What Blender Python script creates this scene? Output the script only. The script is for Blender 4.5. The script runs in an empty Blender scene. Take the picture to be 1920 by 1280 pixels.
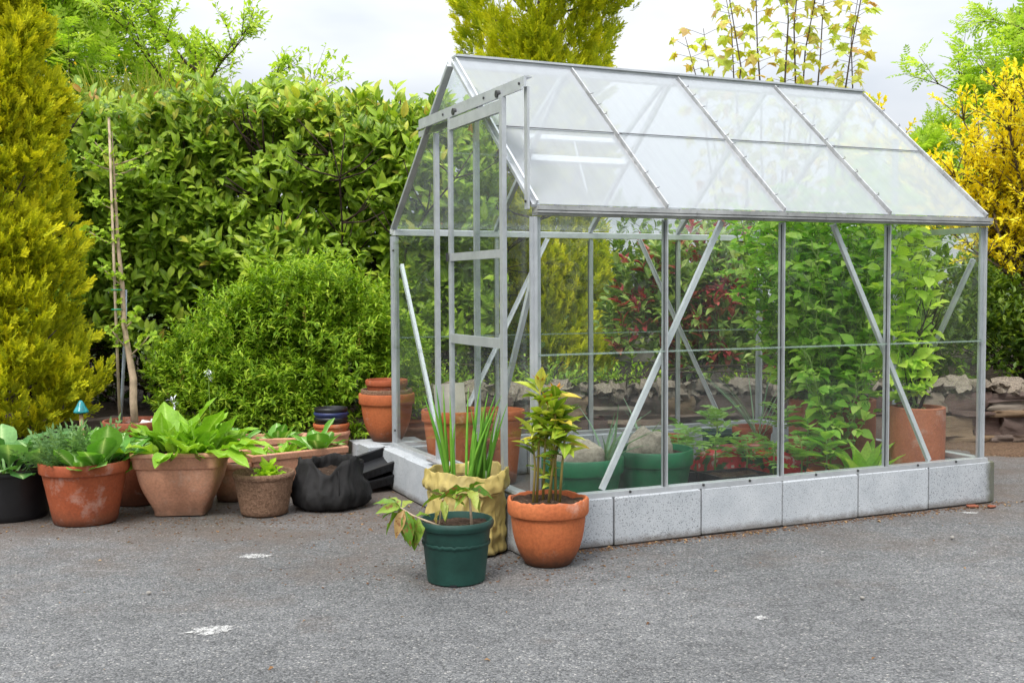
import bpy, math, random
import numpy as np
from mathutils import Vector, Matrix, noise

random.seed(11)
RNG = np.random.default_rng(11)
scene = bpy.context.scene
COL = scene.collection

# ------------------------------------------------------------------ camera
CAM_H = 1.0901
PITCH, ROLL, FPX = -0.0482, -0.0049, 2079.6
cam_data = bpy.data.cameras.new('camera')
cam_data.sensor_width = 36.0
cam_data.lens = FPX / 1920.0 * 36.0
cam_data.clip_end = 2000.0
cam_data.clip_start = 0.05
cam = bpy.data.objects.new('camera', cam_data)
COL.objects.link(cam)
_d = Vector((0, math.cos(PITCH), math.sin(PITCH)))
_r = Vector((1, 0, 0))
_u = _r.cross(_d)
_r2 = _r * math.cos(ROLL) + _u * math.sin(ROLL)
_u2 = -_r * math.sin(ROLL) + _u * math.cos(ROLL)
_m = Matrix((_r2, _u2, -_d)).transposed().to_4x4()
_m.translation = Vector((0, 0, CAM_H))
cam.matrix_world = _m
scene.camera = cam

# ------------------------------------------------------------------ overcast sky
SUN_EL, SUN_AZ = math.radians(56), math.radians(205)     # high, behind the camera, a little to the left
world = bpy.data.worlds.new('World')
scene.world = world
world.use_nodes = True
wn = world.node_tree
wn.nodes.clear()
w_out = wn.nodes.new('ShaderNodeOutputWorld')
w_bg = wn.nodes.new('ShaderNodeBackground')
w_sky = wn.nodes.new('ShaderNodeTexSky')
w_sky.sky_type = 'NISHITA'
w_sky.sun_disc = False
w_sky.sun_elevation = SUN_EL
w_sky.sun_rotation = SUN_AZ
w_bg.inputs['Strength'].default_value = 0.12
w_co = wn.nodes.new('ShaderNodeTexCoord')
w_map = wn.nodes.new('ShaderNodeMapping')
w_map.inputs['Scale'].default_value = (1.0, 1.0, 3.2)
w_noise = wn.nodes.new('ShaderNodeTexNoise')
w_noise.inputs['Scale'].default_value = 2.6
w_noise.inputs['Detail'].default_value = 5.0
w_noise.inputs['Roughness'].default_value = 0.5
w_ramp = wn.nodes.new('ShaderNodeValToRGB')
w_ramp.color_ramp.elements[0].position = 0.36
w_ramp.color_ramp.elements[0].color = (4.9, 5.25, 5.8, 1)
w_ramp.color_ramp.elements[1].position = 0.62
w_ramp.color_ramp.elements[1].color = (6.9, 7.05, 7.25, 1)
w_sep = wn.nodes.new('ShaderNodeSeparateXYZ')
w_el = wn.nodes.new('ShaderNodeMapRange')              # an overcast sky is brighter overhead than at the horizon
w_el.inputs['From Min'].default_value = 0.0
w_el.inputs['From Max'].default_value = 1.0
w_el.inputs['To Min'].default_value = 0.32
w_el.inputs['To Max'].default_value = 1.72
w_mul = wn.nodes.new('ShaderNodeVectorMath'); w_mul.operation = 'SCALE'
w_mix = wn.nodes.new('ShaderNodeMixRGB'); w_mix.inputs['Fac'].default_value = 0.95
wl = wn.links.new
wl(w_co.outputs['Generated'], w_map.inputs['Vector'])
wl(w_map.outputs['Vector'], w_noise.inputs['Vector'])
wl(w_noise.outputs['Fac'], w_ramp.inputs['Fac'])
wl(w_co.outputs['Generated'], w_sep.inputs['Vector'])
wl(w_sep.outputs['Z'], w_el.inputs['Value'])
wl(w_ramp.outputs['Color'], w_mul.inputs[0])
wl(w_el.outputs['Result'], w_mul.inputs['Scale'])
wl(w_sky.outputs['Color'], w_mix.inputs['Color1'])
wl(w_mul.outputs['Vector'], w_mix.inputs['Color2'])
wl(w_mix.outputs['Color'], w_bg.inputs['Color'])
wl(w_bg.outputs['Background'], w_out.inputs['Surface'])

sun_data = bpy.data.lights.new('sun', 'SUN')
sun_data.energy = 1.5
sun_data.angle = math.radians(22)
sun_data.color = (1.0, 0.965, 0.9)
sun = bpy.data.objects.new('sun', sun_data)
COL.objects.link(sun)
sun_dir = Vector((math.sin(SUN_AZ) * math.cos(SUN_EL), math.cos(SUN_AZ) * math.cos(SUN_EL), math.sin(SUN_EL)))
sun.rotation_euler = sun_dir.to_track_quat('Z', 'Y').to_euler()
sun.location = (0, -6, 12)

scene.view_settings.view_transform = 'Standard'
scene.view_settings.look = 'None'
scene.view_settings.exposure = 1.1
scene.view_settings.gamma = 1.0
scene.cycles.max_bounces = 6
scene.cycles.transparent_max_bounces = 16
scene.cycles.transmission_bounces = 6
scene.cycles.diffuse_bounces = 3
scene.cycles.glossy_bounces = 2
scene.cycles.caustics_reflective = False
scene.cycles.caustics_refractive = False
scene.cycles.use_denoising = True
scene.cycles.use_adaptive_sampling = True
scene.cycles.adaptive_threshold = 0.02

# ------------------------------------------------------------------ node helpers
class NT:
    def __init__(self, name):
        self.mat = bpy.data.materials.new(name)
        self.mat.use_nodes = True
        self.t = self.mat.node_tree
        self.t.nodes.clear()
        self.out = self.n('ShaderNodeOutputMaterial')
    def n(self, kind, **kw):
        o = self.t.nodes.new(kind)
        for k, v in kw.items():
            setattr(o, k, v)
        return o
    def l(self, a, b):
        self.t.links.new(a, b)
    def coord(self, which='Object', scale=1.0, jit=True):
        c = self.n('ShaderNodeTexCoord')
        m = self.n('ShaderNodeMapping')
        if not hasattr(scale, '__len__'):
            scale = (scale,) * 3
        m.inputs['Scale'].default_value = scale
        self.l(c.outputs[which], m.inputs['Vector'])
        if jit and which == 'Object':                    # no two pieces share the same pattern
            oi = self.n('ShaderNodeObjectInfo')
            cb = self.n('ShaderNodeCombineXYZ')
            self.l(self.math('MULTIPLY', oi.outputs['Random'], 37.0), cb.inputs['X'])
            self.l(self.math('MULTIPLY', oi.outputs['Random'], 19.0), cb.inputs['Y'])
            ad = self.n('ShaderNodeVectorMath', operation='ADD')
            self.l(m.outputs['Vector'], ad.inputs[0]); self.l(cb.outputs[0], ad.inputs[1])
            return ad.outputs[0]
        return m.outputs['Vector']
    def noise(self, vec, scale, detail=4, rough=0.55):
        o = self.n('ShaderNodeTexNoise')
        o.inputs['Scale'].default_value = scale
        o.inputs['Detail'].default_value = detail
        o.inputs['Roughness'].default_value = rough
        if vec is not None:
            self.l(vec, o.inputs['Vector'])
        return o.outputs['Fac']
    def voronoi(self, vec, scale, out='Distance', rnd=1.0):
        o = self.n('ShaderNodeTexVoronoi')
        o.inputs['Scale'].default_value = scale
        o.inputs['Randomness'].default_value = rnd
        if vec is not None:
            self.l(vec, o.inputs['Vector'])
        return o.outputs[out]
    def ramp(self, fac, stops, interp='LINEAR'):
        o = self.n('ShaderNodeValToRGB')
        o.color_ramp.interpolation = interp
        e = o.color_ramp.elements
        while len(e) < len(stops):
            e.new(0.5)
        for s, (p, c) in zip(e, stops):
            s.position = p
            if not hasattr(c, '__len__'):
                c = (c, c, c)
            s.color = tuple(c)[:3] + (1,)
        self.l(fac, o.inputs['Fac'])
        return o.outputs['Color']
    def mix(self, fac, a, b, mode='MIX'):
        o = self.n('ShaderNodeMixRGB', blend_type=mode)
        for inp, v in ((o.inputs['Fac'], fac), (o.inputs['Color1'], a), (o.inputs['Color2'], b)):
            if hasattr(v, 'is_linked') or hasattr(v, 'links'):
                self.l(v, inp)
            elif hasattr(v, '__len__'):
                inp.default_value = tuple(v)[:3] + (1,)
            else:
                inp.default_value = v if inp.type == 'VALUE' else (v, v, v, 1)
        return o.outputs['Color']
    def math(self, op, a, b=0.0):
        o = self.n('ShaderNodeMath', operation=op)
        for i, v in ((0, a), (1, b)):
            if hasattr(v, 'links'):
                self.l(v, o.inputs[i])
            else:
                o.inputs[i].default_value = v
        return o.outputs[0]
    def bump(self, height, strength=0.3, dist=0.01):
        o = self.n('ShaderNodeBump')
        o.inputs['Strength'].default_value = strength
        o.inputs['Distance'].default_value = dist
        self.l(height, o.inputs['Height'])
        return o.outputs['Normal']
    def bsdf(self, color, rough=0.6, metal=0.0, normal=None, spec=0.5):
        o = self.n('ShaderNodeBsdfPrincipled')
        for inp, v in ((o.inputs['Base Color'], color), (o.inputs['Roughness'], rough), (o.inputs['Metallic'], metal),
                       (o.inputs['Specular IOR Level'], spec)):
            if hasattr(v, 'links'):
                self.l(v, inp)
            elif hasattr(v, '__len__'):
                inp.default_value = tuple(v)[:3] + (1,)
            else:
                inp.default_value = v
        if normal is not None:
            self.l(normal, o.inputs['Normal'])
        return o.outputs[0]
    def done(self, shader):
        self.l(shader, self.out.inputs['Surface'])
        return self.mat

def mat_plain(name, color, rough=0.6, metal=0.0, var=0.12, scale=9.0, bump=0.15, bscale=60.0, spec=0.5):
    t = NT(name)
    v = t.coord('Object')
    dark = tuple(c * (1 - var * 2) for c in color)
    lite = tuple(min(1, c * (1 + var)) for c in color)
    c = t.ramp(t.noise(v, scale, 6, 0.62), [(0.3, dark), (0.7, lite)])
    nrm = t.bump(t.noise(v, bscale, 4), bump, 0.004)
    return t.done(t.bsdf(c, rough, metal, nrm, spec))

def mat_terracotta(name, c1, c2, stain=0.5, rough=0.75, dirt=0.6, bloom=(0.62, 0.55, 0.48)):
    """fired or moulded clay: mottled body, pale lime bloom in patches, splash dirt near the foot"""
    t = NT(name)
    v = t.coord('Object')
    body = t.ramp(t.noise(v, 5.0, 6, 0.6), [(0.3, c1), (0.7, c2)])
    fine = t.ramp(t.noise(v, 90.0, 3), [(0.35, 0.82), (0.65, 1.05)])
    body = t.mix(1.0, body, fine, 'MULTIPLY')
    patch = t.ramp(t.noise(v, 6.5, 8, 0.72), [(0.56, 0.0), (0.68, stain)])
    body = t.mix(patch, body, bloom)
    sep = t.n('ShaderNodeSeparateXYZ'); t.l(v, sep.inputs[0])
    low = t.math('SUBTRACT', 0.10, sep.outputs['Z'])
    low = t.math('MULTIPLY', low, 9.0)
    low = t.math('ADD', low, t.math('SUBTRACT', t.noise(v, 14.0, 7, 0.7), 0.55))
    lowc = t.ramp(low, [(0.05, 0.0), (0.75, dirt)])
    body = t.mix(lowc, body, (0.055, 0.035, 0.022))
    nrm = t.bump(t.noise(v, 70.0, 5), 0.25, 0.003)
    return t.done(t.bsdf(body, rough, 0, nrm, 0.35))

def mat_leaf(name, stops, trans=0.35, rough=0.45, spec=0.5, vein=None, vpow=3.0, tip=None, tip_amt=0.6, tcol=None, spots=None):
    """leaf skin: colour differs from leaf to leaf, light passes through"""
    t = NT(name)
    a = t.n('ShaderNodeAttribute', attribute_name='rnd')
    oi = t.n('ShaderNodeObjectInfo')
    f = t.math('FRACT', t.math('ADD', a.outputs['Fac'], t.math('MULTIPLY', oi.outputs['Random'], 0.999)))
    c = t.ramp(f, stops)
    if tip is not None:
        ta = t.n('ShaderNodeAttribute', attribute_name='tip')
        c = t.mix(t.math('MULTIPLY', ta.outputs['Fac'], tip_amt), c, tip)
    if vein is not None:
        va = t.n('ShaderNodeAttribute', attribute_name='vein')
        vf = t.math('POWER', va.outputs['Fac'], vpow)
        c = t.mix(vf, c, vein)
    v = t.coord('Object')
    g = t.ramp(t.noise(v, 22.0, 3), [(0.3, 0.95), (0.7, 1.25)])
    c = t.mix(1.0, c, g, 'MULTIPLY')
    if spots is not None:
        c = t.mix(t.ramp(t.noise(v, spots[1], 4, 0.7), [(spots[2], 0.0), (spots[2] + 0.07, 1.0)]), c, spots[0])
    b = t.bsdf(c, min(0.7, rough + 0.1), 0, t.bump(t.noise(v, 45.0, 2), 0.12, 0.004), spec * 0.5)
    tr = t.n('ShaderNodeBsdfTranslucent')
    tc = t.mix(1.0, c, tcol or (1.25, 1.3, 0.55), 'MULTIPLY')
    t.l(tc, tr.inputs['Color'])
    mx = t.n('ShaderNodeMixShader')
    mx.inputs['Fac'].default_value = trans
    t.l(b, mx.inputs[1]); t.l(tr.outputs[0], mx.inputs[2])
    return t.done(mx.outputs[0])

def mat_glass(name, dust_sheen, tint=(0.975, 0.99, 0.985), scale=3.0, dcol=(0.8, 0.81, 0.8)):
    """thin horticultural pane: clear, mirrors the sky at a slant, with a film of dust and lime; on the near roof it also paints sky sheen"""
    t = NT(name)
    v = t.coord('Object')
    tr = t.n('ShaderNodeBsdfTransparent'); tr.inputs['Color'].default_value = tint + (1,)
    gl = t.n('ShaderNodeBsdfGlossy'); gl.inputs['Roughness'].default_value = 0.015
    geo = t.n('ShaderNodeNewGeometry')
    dt = t.n('ShaderNodeVectorMath', operation='DOT_PRODUCT')
    t.l(geo.outputs['Incoming'], dt.inputs[0]); t.l(geo.outputs['Normal'], dt.inputs[1])
    sch = t.math('POWER', t.math('SUBTRACT', 1.0, t.math('ABSOLUTE', dt.outputs['Value'])), 5.0)
    sch = t.math('ADD', t.math('MULTIPLY', sch, 0.6), 0.03)
    m1 = t.n('ShaderNodeMixShader')
    t.l(sch, m1.inputs['Fac']); t.l(tr.outputs[0], m1.inputs[1]); t.l(gl.outputs[0], m1.inputs[2])
    df = t.n('ShaderNodeBsdfDiffuse'); df.inputs['Color'].default_value = dcol + (1,)
    tl = t.n('ShaderNodeBsdfTranslucent'); tl.inputs['Color'].default_value = dcol + (1,)
    m2 = t.n('ShaderNodeMixShader'); m2.inputs['Fac'].default_value = 0.45
    t.l(df.outputs[0], m2.inputs[1]); t.l(tl.outputs[0], m2.inputs[2])
    m3 = t.n('ShaderNodeMixShader')
    film = t.mix(0.75, t.noise(v, scale, 7, 0.65), t.noise(t.coord('Object', (1.0, 0.12, 0.12)), scale * 9, 5, 0.65))
    t.l(t.ramp(film, [(0.3, dust_sheen[0]), (0.7, dust_sheen[1])]), m3.inputs['Fac'])
    t.l(m1.outputs[0], m3.inputs[1]); t.l(m2.outputs[0], m3.inputs[2])
    return t.done(m3.outputs[0])

# ------------------------------------------------------------------ object helpers
def tag(o, label=None, cat=None, group=None, kind=None):
    if label: o['label'] = label
    if cat: o['category'] = cat
    if group: o['group'] = group
    if kind: o['kind'] = kind
    return o

def thing(name, label, cat, loc=(0, 0, 0), rotz=0.0, group=None):
    o = bpy.data.objects.new(name, None)
    o.empty_display_size = 0.1
    COL.objects.link(o)
    o.location = loc
    o.rotation_euler = (0, 0, rotz)
    return tag(o, label, cat, group)

def link(name, me, mat, parent=None, loc=None, kind=None, label=None):
    if mat is not None and len(me.materials) == 0:
        me.materials.append(mat)
    o = bpy.data.objects.new(name, me)
    COL.objects.link(o)
    if parent is not None:
        o.parent = parent
    if loc is not None:
        o.location = loc
    if kind: o['kind'] = kind
    if label: o['label'] = label
    return o

def mesh_np(name, V, loops, start, total, smooth=True, attrs=None):
    me = bpy.data.meshes.new(name)
    V = np.ascontiguousarray(V, dtype=np.float32)
    me.vertices.add(len(V)); me.vertices.foreach_set('co', V.ravel())
    me.loops.add(len(loops)); me.loops.foreach_set('vertex_index', np.ascontiguousarray(loops, dtype=np.int32))
    me.polygons.add(len(start))
    me.polygons.foreach_set('loop_start', np.ascontiguousarray(start, dtype=np.int32))
    me.polygons.foreach_set('loop_total', np.ascontiguousarray(total, dtype=np.int32))
    me.polygons.foreach_set('use_smooth', np.full(len(start), smooth, dtype=bool))
    for k, a in (attrs or {}).items():
        at = me.attributes.new(k, 'FLOAT', 'POINT')
        at.data.foreach_set('value', np.ascontiguousarray(a, dtype=np.float32))
    me.update(calc_edges=True)
    return me

class MB:
    """collects simple solids into ONE mesh"""
    def __init__(self):
        self.v = []; self.f = []
    def add(self, verts, faces):
        b = len(self.v)
        self.v += [tuple(x) for x in verts]
        self.f += [tuple(i + b for i in f) for f in faces]
        return self
    def box(self, lo, hi):
        x0, y0, z0 = lo; x1, y1, z1 = hi
        return self.add([(x0, y0, z0), (x1, y0, z0), (x1, y1, z0), (x0, y1, z0), (x0, y0, z1), (x1, y0, z1), (x1, y1, z1), (x0, y1, z1)],
                        [(3, 2, 1, 0), (4, 5, 6, 7), (0, 1, 5, 4), (1, 2, 6, 5), (2, 3, 7, 6), (3, 0, 4, 7)])
    def beam(self, p0, p1, w, h, up=(0, 0, 1), off=(0, 0)):
        p0 = Vector(p0); p1 = Vector(p1)
        d = (p1 - p0).normalized(); up = Vector(up)
        s = d.cross(up)
        if s.length < 1e-4: s = d.cross(Vector((1, 0, 0)))
        s.normalize(); n = s.cross(d).normalized()
        vs = []
        for p in (p0, p1):
            for a, b in ((-w / 2, -h / 2), (w / 2, -h / 2), (w / 2, h / 2), (-w / 2, h / 2)):
                vs.append(p + s * (a + off[0]) + n * (b + off[1]))
        return self.add(vs, [(3, 2, 1, 0), (4, 5, 6, 7), (0, 1, 5, 4), (1, 2, 6, 5), (2, 3, 7, 6), (3, 0, 4, 7)])
    def tube(self, pts, radii, n=6, cap=True):
        pts = [Vector(p) for p in pts]
        if not hasattr(radii, '__len__'): radii = [radii] * len(pts)
        vs = []; fs = []
        ref = Vector((0.31, 0.83, 0.2))
        for i, p in enumerate(pts):
            d = (pts[min(i + 1, len(pts) - 1)] - pts[max(i - 1, 0)]).normalized()
            s = d.cross(ref)
            if s.length < 1e-3: s = d.cross(Vector((1, 0, 0)))
            s.normalize(); t = d.cross(s)
            for k in range(n):
                a = 2 * math.pi * k / n
                vs.append(p + (s * math.cos(a) + t * math.sin(a)) * radii[i])
        for i in range(len(pts) - 1):
            for k in range(n):
                k2 = (k + 1) % n
                fs.append((i * n + k, i * n + k2, (i + 1) * n + k2, (i + 1) * n + k))
        if cap:
            fs.append(tuple(range(n - 1, -1, -1)))
            fs.append(tuple((len(pts) - 1) * n + k for k in range(n)))
        return self.add(vs, fs)
    def lathe(self, prof, n=48, shape=None, warp=None):
        """prof: (radius, z) from the outside foot over the rim to the inside; shape(theta) scales the radius"""
        vs = []; fs = []
        for r, z in prof:
            for k in range(n):
                a = 2 * math.pi * k / n
                q = r * (shape(a, z) if shape else 1.0)
                p = Vector((q * math.cos(a), q * math.sin(a), z))
                if warp: p = warp(p, a, r, z)
                vs.append(p)
        for i in range(len(prof) - 1):
            for k in range(n):
                k2 = (k + 1) % n
                fs.append((i * n + k, i * n + k2, (i + 1) * n + k2, (i + 1) * n + k))
        return self.add(vs, fs)
    def disc(self, r, z, n=48, rings=10, bump=0.01, seed=0, shape=None, fall=0.0, freq=14.0):
        vs = [(0, 0, z)]; fs = []
        for i in range(1, rings + 1):
            for k in range(n):
                a = 2 * math.pi * k / n
                q = r * i / rings * (shape(a, z) if shape else 1.0)
                x, y = q * math.cos(a), q * math.sin(a)
                b = bump * (noise.noise((x * freq + seed, y * freq, seed * 1.7)) + 0.6 * noise.noise((x * freq * 3.1 + seed, y * freq * 3.1, 4.0)))
                vs.append((x, y, z + b - fall * (i / rings) ** 2))
        for k in range(n):
            fs.append((0, 1 + k, 1 + (k + 1) % n))
        for i in range(rings - 1):
            for k in range(n):
                k2 = (k + 1) % n
                fs.append((1 + i * n + k, 1 + (i + 1) * n + k, 1 + (i + 1) * n + k2, 1 + i * n + k2))
        return self.add(vs, fs)
    def mesh(self, name, smooth=False):
        me = bpy.data.meshes.new(name)
        me.from_pydata(self.v, [], self.f)
        if smooth:
            me.polygons.foreach_set('use_smooth', np.full(len(me.polygons), True, dtype=bool))
        me.update()
        return me
    def build(self, name, mat, parent=None, loc=None, smooth=False, kind=None, label=None):
        return link(name, self.mesh(name, smooth), mat, parent, loc, kind, label)

def auto_smooth(o, ang=35):
    me = o.data
    me.polygons.foreach_set('use_smooth', np.full(len(me.polygons), True, dtype=bool))
    me.set_sharp_from_angle(angle=math.radians(ang))
    return o

# ------------------------------------------------------------------ leaf templates (verts, faces, tip, vein)
def tpl_leaf(n=4, width=0.4, a=0.8, fold=0.18, curl=0.25, wave=0.0, cols=3, b=1.0, stalk=0.0):
    V = []; F = []; T = []; E = []
    half = cols // 2
    for i in range(n + 1):
        t = i / n
        if stalk > 0 and t < stalk:
            w = 0.025
        else:
            tt = (t - stalk) / (1 - stalk)
            w = max(min(0.012, width * 0.12), width * 0.5 * (math.sin(math.pi * min(0.999, max(tt, 0)) ** a)) ** b)
        for k in range(cols):
            x = (k - half) / half
            z = fold * abs(x) * w * 2 - curl * t * t + wave * w * math.sin(t * 17 + (2 if x > 0 else 0)) * abs(x)
            V.append((x * w, t, z)); T.append(t); E.append(1 - abs(x))
    for i in range(n):
        for k in range(cols - 1):
            F.append((i * cols + k, i * cols + k + 1, (i + 1) * cols + k + 1, (i + 1) * cols + k))
    return V, F, T, E

def tpl_compound(pairs=4, lw=0.13, ll=0.42, end=True):
    V = []; F = []; T = []; E = []
    def leaflet(p, ang, L, w, z):
        b = len(V); c, s = math.cos(ang), math.sin(ang)
        for (x, y, dz) in ((0, 0, 0), (w, 0.45 * L, 0.02), (0, L, -0.08 * L), (-w, 0.45 * L, 0.02)):
            V.append((p[0] + x * c + y * s, p[1] - x * s + y * c, z + dz)); T.append(y / max(L, 1e-5)); E.append(0.0)
        F.append((b, b + 1, b + 2, b + 3))
    for i in range(pairs):
        y = 0.18 + 0.62 * i / max(1, pairs - 1)
        for sgn in (-1, 1):
            leaflet((0, y), sgn * 1.05, ll * (0.8 + 0.25 * math.sin(i)), lw, -0.12 * y * y)
    if end: leaflet((0, 0.82), 0, ll * 0.9, lw, -0.1)
    b = len(V)
    for (x, y) in ((-0.008, 0), (0.008, 0), (0.008, 0.85), (-0.008, 0.85)):
        V.append((x, y, -0.1 * y * y)); T.append(0.0); E.append(0.0)
    F.append((b, b + 1, b + 2, b + 3))
    return V, F, T, E

def tpl_maple():
    out = [(0, 0.0), (0.16, 0.03), (0.42, -0.02), (0.3, 0.2), (0.62, 0.42), (0.3, 0.45), (0.22, 0.62), (0, 1.0)]
    pts = out + [(-x, y) for x, y in out[-2:0:-1]]
    V = [(0, 0.28, 0.03)]; T = [0.3]; E = [1.0]
    for x, y in pts:
        V.append((x, y, -0.28 * (x * x + max(0, y - 0.3) ** 2))); T.append(min(1, max(0, y))); E.append(0.0)
    n = len(pts)
    F = [(0, 1 + k, 1 + (k + 1) % n) for k in range(n)]
    return V, F, T, E

def tpl_fan():                                           # ginkgo leaf on its stalk
    V = [(-0.012, 0, 0), (0.012, 0, 0), (0.012, 0.42, 0), (-0.012, 0.42, 0)]; F = [(0, 1, 2, 3)]
    V.append((0, 0.4, 0)); n = 6
    for k in range(n + 1):
        a = -0.95 + 1.9 * k / n
        r = 0.58 - (0.08 if k == n // 2 else 0) + (0.04 if k % 2 else 0)
        V.append((math.sin(a) * r, 0.4 + math.cos(a) * r, 0.07 * (-1) ** k - 0.06))
    F += [(4, 5 + k, 6 + k) for k in range(n)]
    return V, F, [v[1] for v in V], [0.0] * len(V)

def tpl_spray(pairs=6, seed=1):                          # a feathery cypress plume
    rr = random.Random(seed)
    V = []; F = []; T = []; E = []
    def blade(p, d, L, w):
        d = Vector(d).normalized(); p = Vector(p)
        s = d.cross(Vector((rr.uniform(-.5, .5), rr.uniform(-.3, .3), 1))).normalized() * w
        b = len(V)
        for q, t in ((p - s, 0.0), (p + s, 0.0), (p + d * L * 0.6 + s * 1.3, 0.6), (p + d * L, 1.0), (p + d * L * 0.6 - s * 1.3, 0.6)):
            V.append(tuple(q)); T.append(min(1, 0.25 * p.y + 0.75 * t * (0.4 + 0.6 * p.y) + 0.1)); E.append(0.0)
        F.append((b, b + 1, b + 2, b + 3, b + 4))
    blade((0, 0, 0), (0, 1, 0), 1.0, 0.028)
    for i in range(pairs):
        y = 0.08 + 0.74 * i / pairs
        for sgn in (-1, 1):
            an = rr.uniform(0.5, 0.8)
            L = (0.52 - 0.36 * y) * rr.uniform(0.8, 1.2)
            zz = rr.uniform(-0.55, 0.55)
            d = (sgn * math.sin(an), math.cos(an), zz)
            blade((0, y, 0), d, L, 0.03)
            if L > 0.3:
                q = Vector((0, y, 0)) + Vector(d).normalized() * L * 0.45
                blade(q, (sgn * math.sin(an) * 0.3, 1, zz * 0.6 + rr.uniform(-.2, .2)), L * 0.5, 0.024)
    return V, F, T, E

def norm(a):
    return a / np.maximum(np.linalg.norm(a, axis=-1, keepdims=True), 1e-9)

def cloud_mesh(name, tpl, P, D, N, S, rnd, smooth=True):
    V, F, T, E = tpl
    V = np.array(V, dtype=np.float32)
    P = np.asarray(P, np.float32); D = norm(np.asarray(D, np.float32)); N = np.asarray(N, np.float32)
    S = np.asarray(S, np.float32)
    side = norm(np.cross(D, N)); nn = np.cross(side, D)
    W = P[:, None, :] + S[:, None, None] * (V[None, :, 0, None] * side[:, None, :] + V[None, :, 1, None] * D[:, None, :] + V[None, :, 2, None] * nn[:, None, :])
    k = len(P); nv = len(V)
    lf = np.concatenate([np.array(f) for f in F]); tot = np.array([len(f) for f in F])
    loops = (lf[None, :] + (np.arange(k) * nv)[:, None]).ravel()
    total = np.tile(tot, k)
    start = np.concatenate([[0], np.cumsum(total)[:-1]])
    return mesh_np(name, W.reshape(-1, 3), loops, start, total, smooth,
                   {'rnd': np.repeat(np.asarray(rnd), nv), 'tip': np.tile(np.array(T), k), 'vein': np.tile(np.array(E), k)})

_TPL_MESH = {}
def tpl_mesh(key, tpl, mat):
    k = (key, mat.name)
    if k not in _TPL_MESH:
        V, F, T, E = tpl
        me = bpy.data.meshes.new(key)
        me.from_pydata([tuple(v) for v in V], [], F)
        for nme, a in (('tip', T), ('vein', E)):
            at = me.attributes.new(nme, 'FLOAT', 'POINT'); at.data.foreach_set('value', np.array(a, np.float32))
        me.polygons.foreach_set('use_smooth', np.full(len(me.polygons), True, dtype=bool))
        me.materials.append(mat); me.update()
        _TPL_MESH[k] = me
    return _TPL_MESH[k]

def leaf_obj(name, me, parent, p, d, n, s):
    """p is in the parent's own coordinates"""
    d = Vector(d).normalized(); n = Vector(n)
    side = d.cross(n)
    if side.length < 1e-4: side = d.cross(Vector((0.3, 0.9, 0.1)))
    side.normalize(); nn = side.cross(d)
    o = bpy.data.objects.new(name, me)
    COL.objects.link(o)
    o.parent = parent
    m = Matrix((side * s, d * s, nn * s)).transposed().to_4x4()
    m.translation = Vector(p)
    o.matrix_local = m
    return o

def foliage(root, tpl, key, mat, P, D, N, S, rnd, singles=0, name='leaf', rest='foliage'):
    """the leaves that show largest become objects of their own, the others one part; root sits unrotated"""
    P = np.asarray(P, float); D = np.asarray(D, float); N = np.asarray(N, float); S = np.asarray(S, float); rnd = np.asarray(rnd, float)
    base = np.array(root.location)
    keep = np.ones(len(P), bool)
    if singles:
        q = P + norm(D) * S[:, None] * 0.5 - np.array([0, 0, CAM_H])
        dist = np.linalg.norm(q, axis=1)
        sx = np.floor(q[:, 0] / q[:, 1] * FPX / 9); sy = np.floor(q[:, 2] / q[:, 1] * FPX / 9)
        order = np.argsort(q[:, 1])
        _, first = np.unique(np.stack([sx[order], sy[order]], 1), axis=0, return_index=True)
        front = order[first]
        vis = (np.abs(q[front, 0] / q[front, 1]) < 0.47) & (q[front, 2] / q[front, 1] < 0.27)
        front = front[vis]
        facing = 0.25 + np.abs(np.sum(norm(N[front]) * norm(q[front]), axis=1))
        score = S[front] / dist[front] * facing
        pick = front[np.argsort(-score)[:singles]]
        keep[pick] = False
        me = tpl_mesh(key, tpl, mat)
        for i in pick:
            leaf_obj(name, me, root, P[i] - base, D[i], N[i], S[i])
    if keep.any():
        me = cloud_mesh(rest, tpl, P[keep] - base, D[keep], N[keep], S[keep], rnd[keep])
        link(rest, me, mat, root, kind='stuff')

def rand_dirs(n):
    return norm(RNG.normal(size=(n, 3)))
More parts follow.
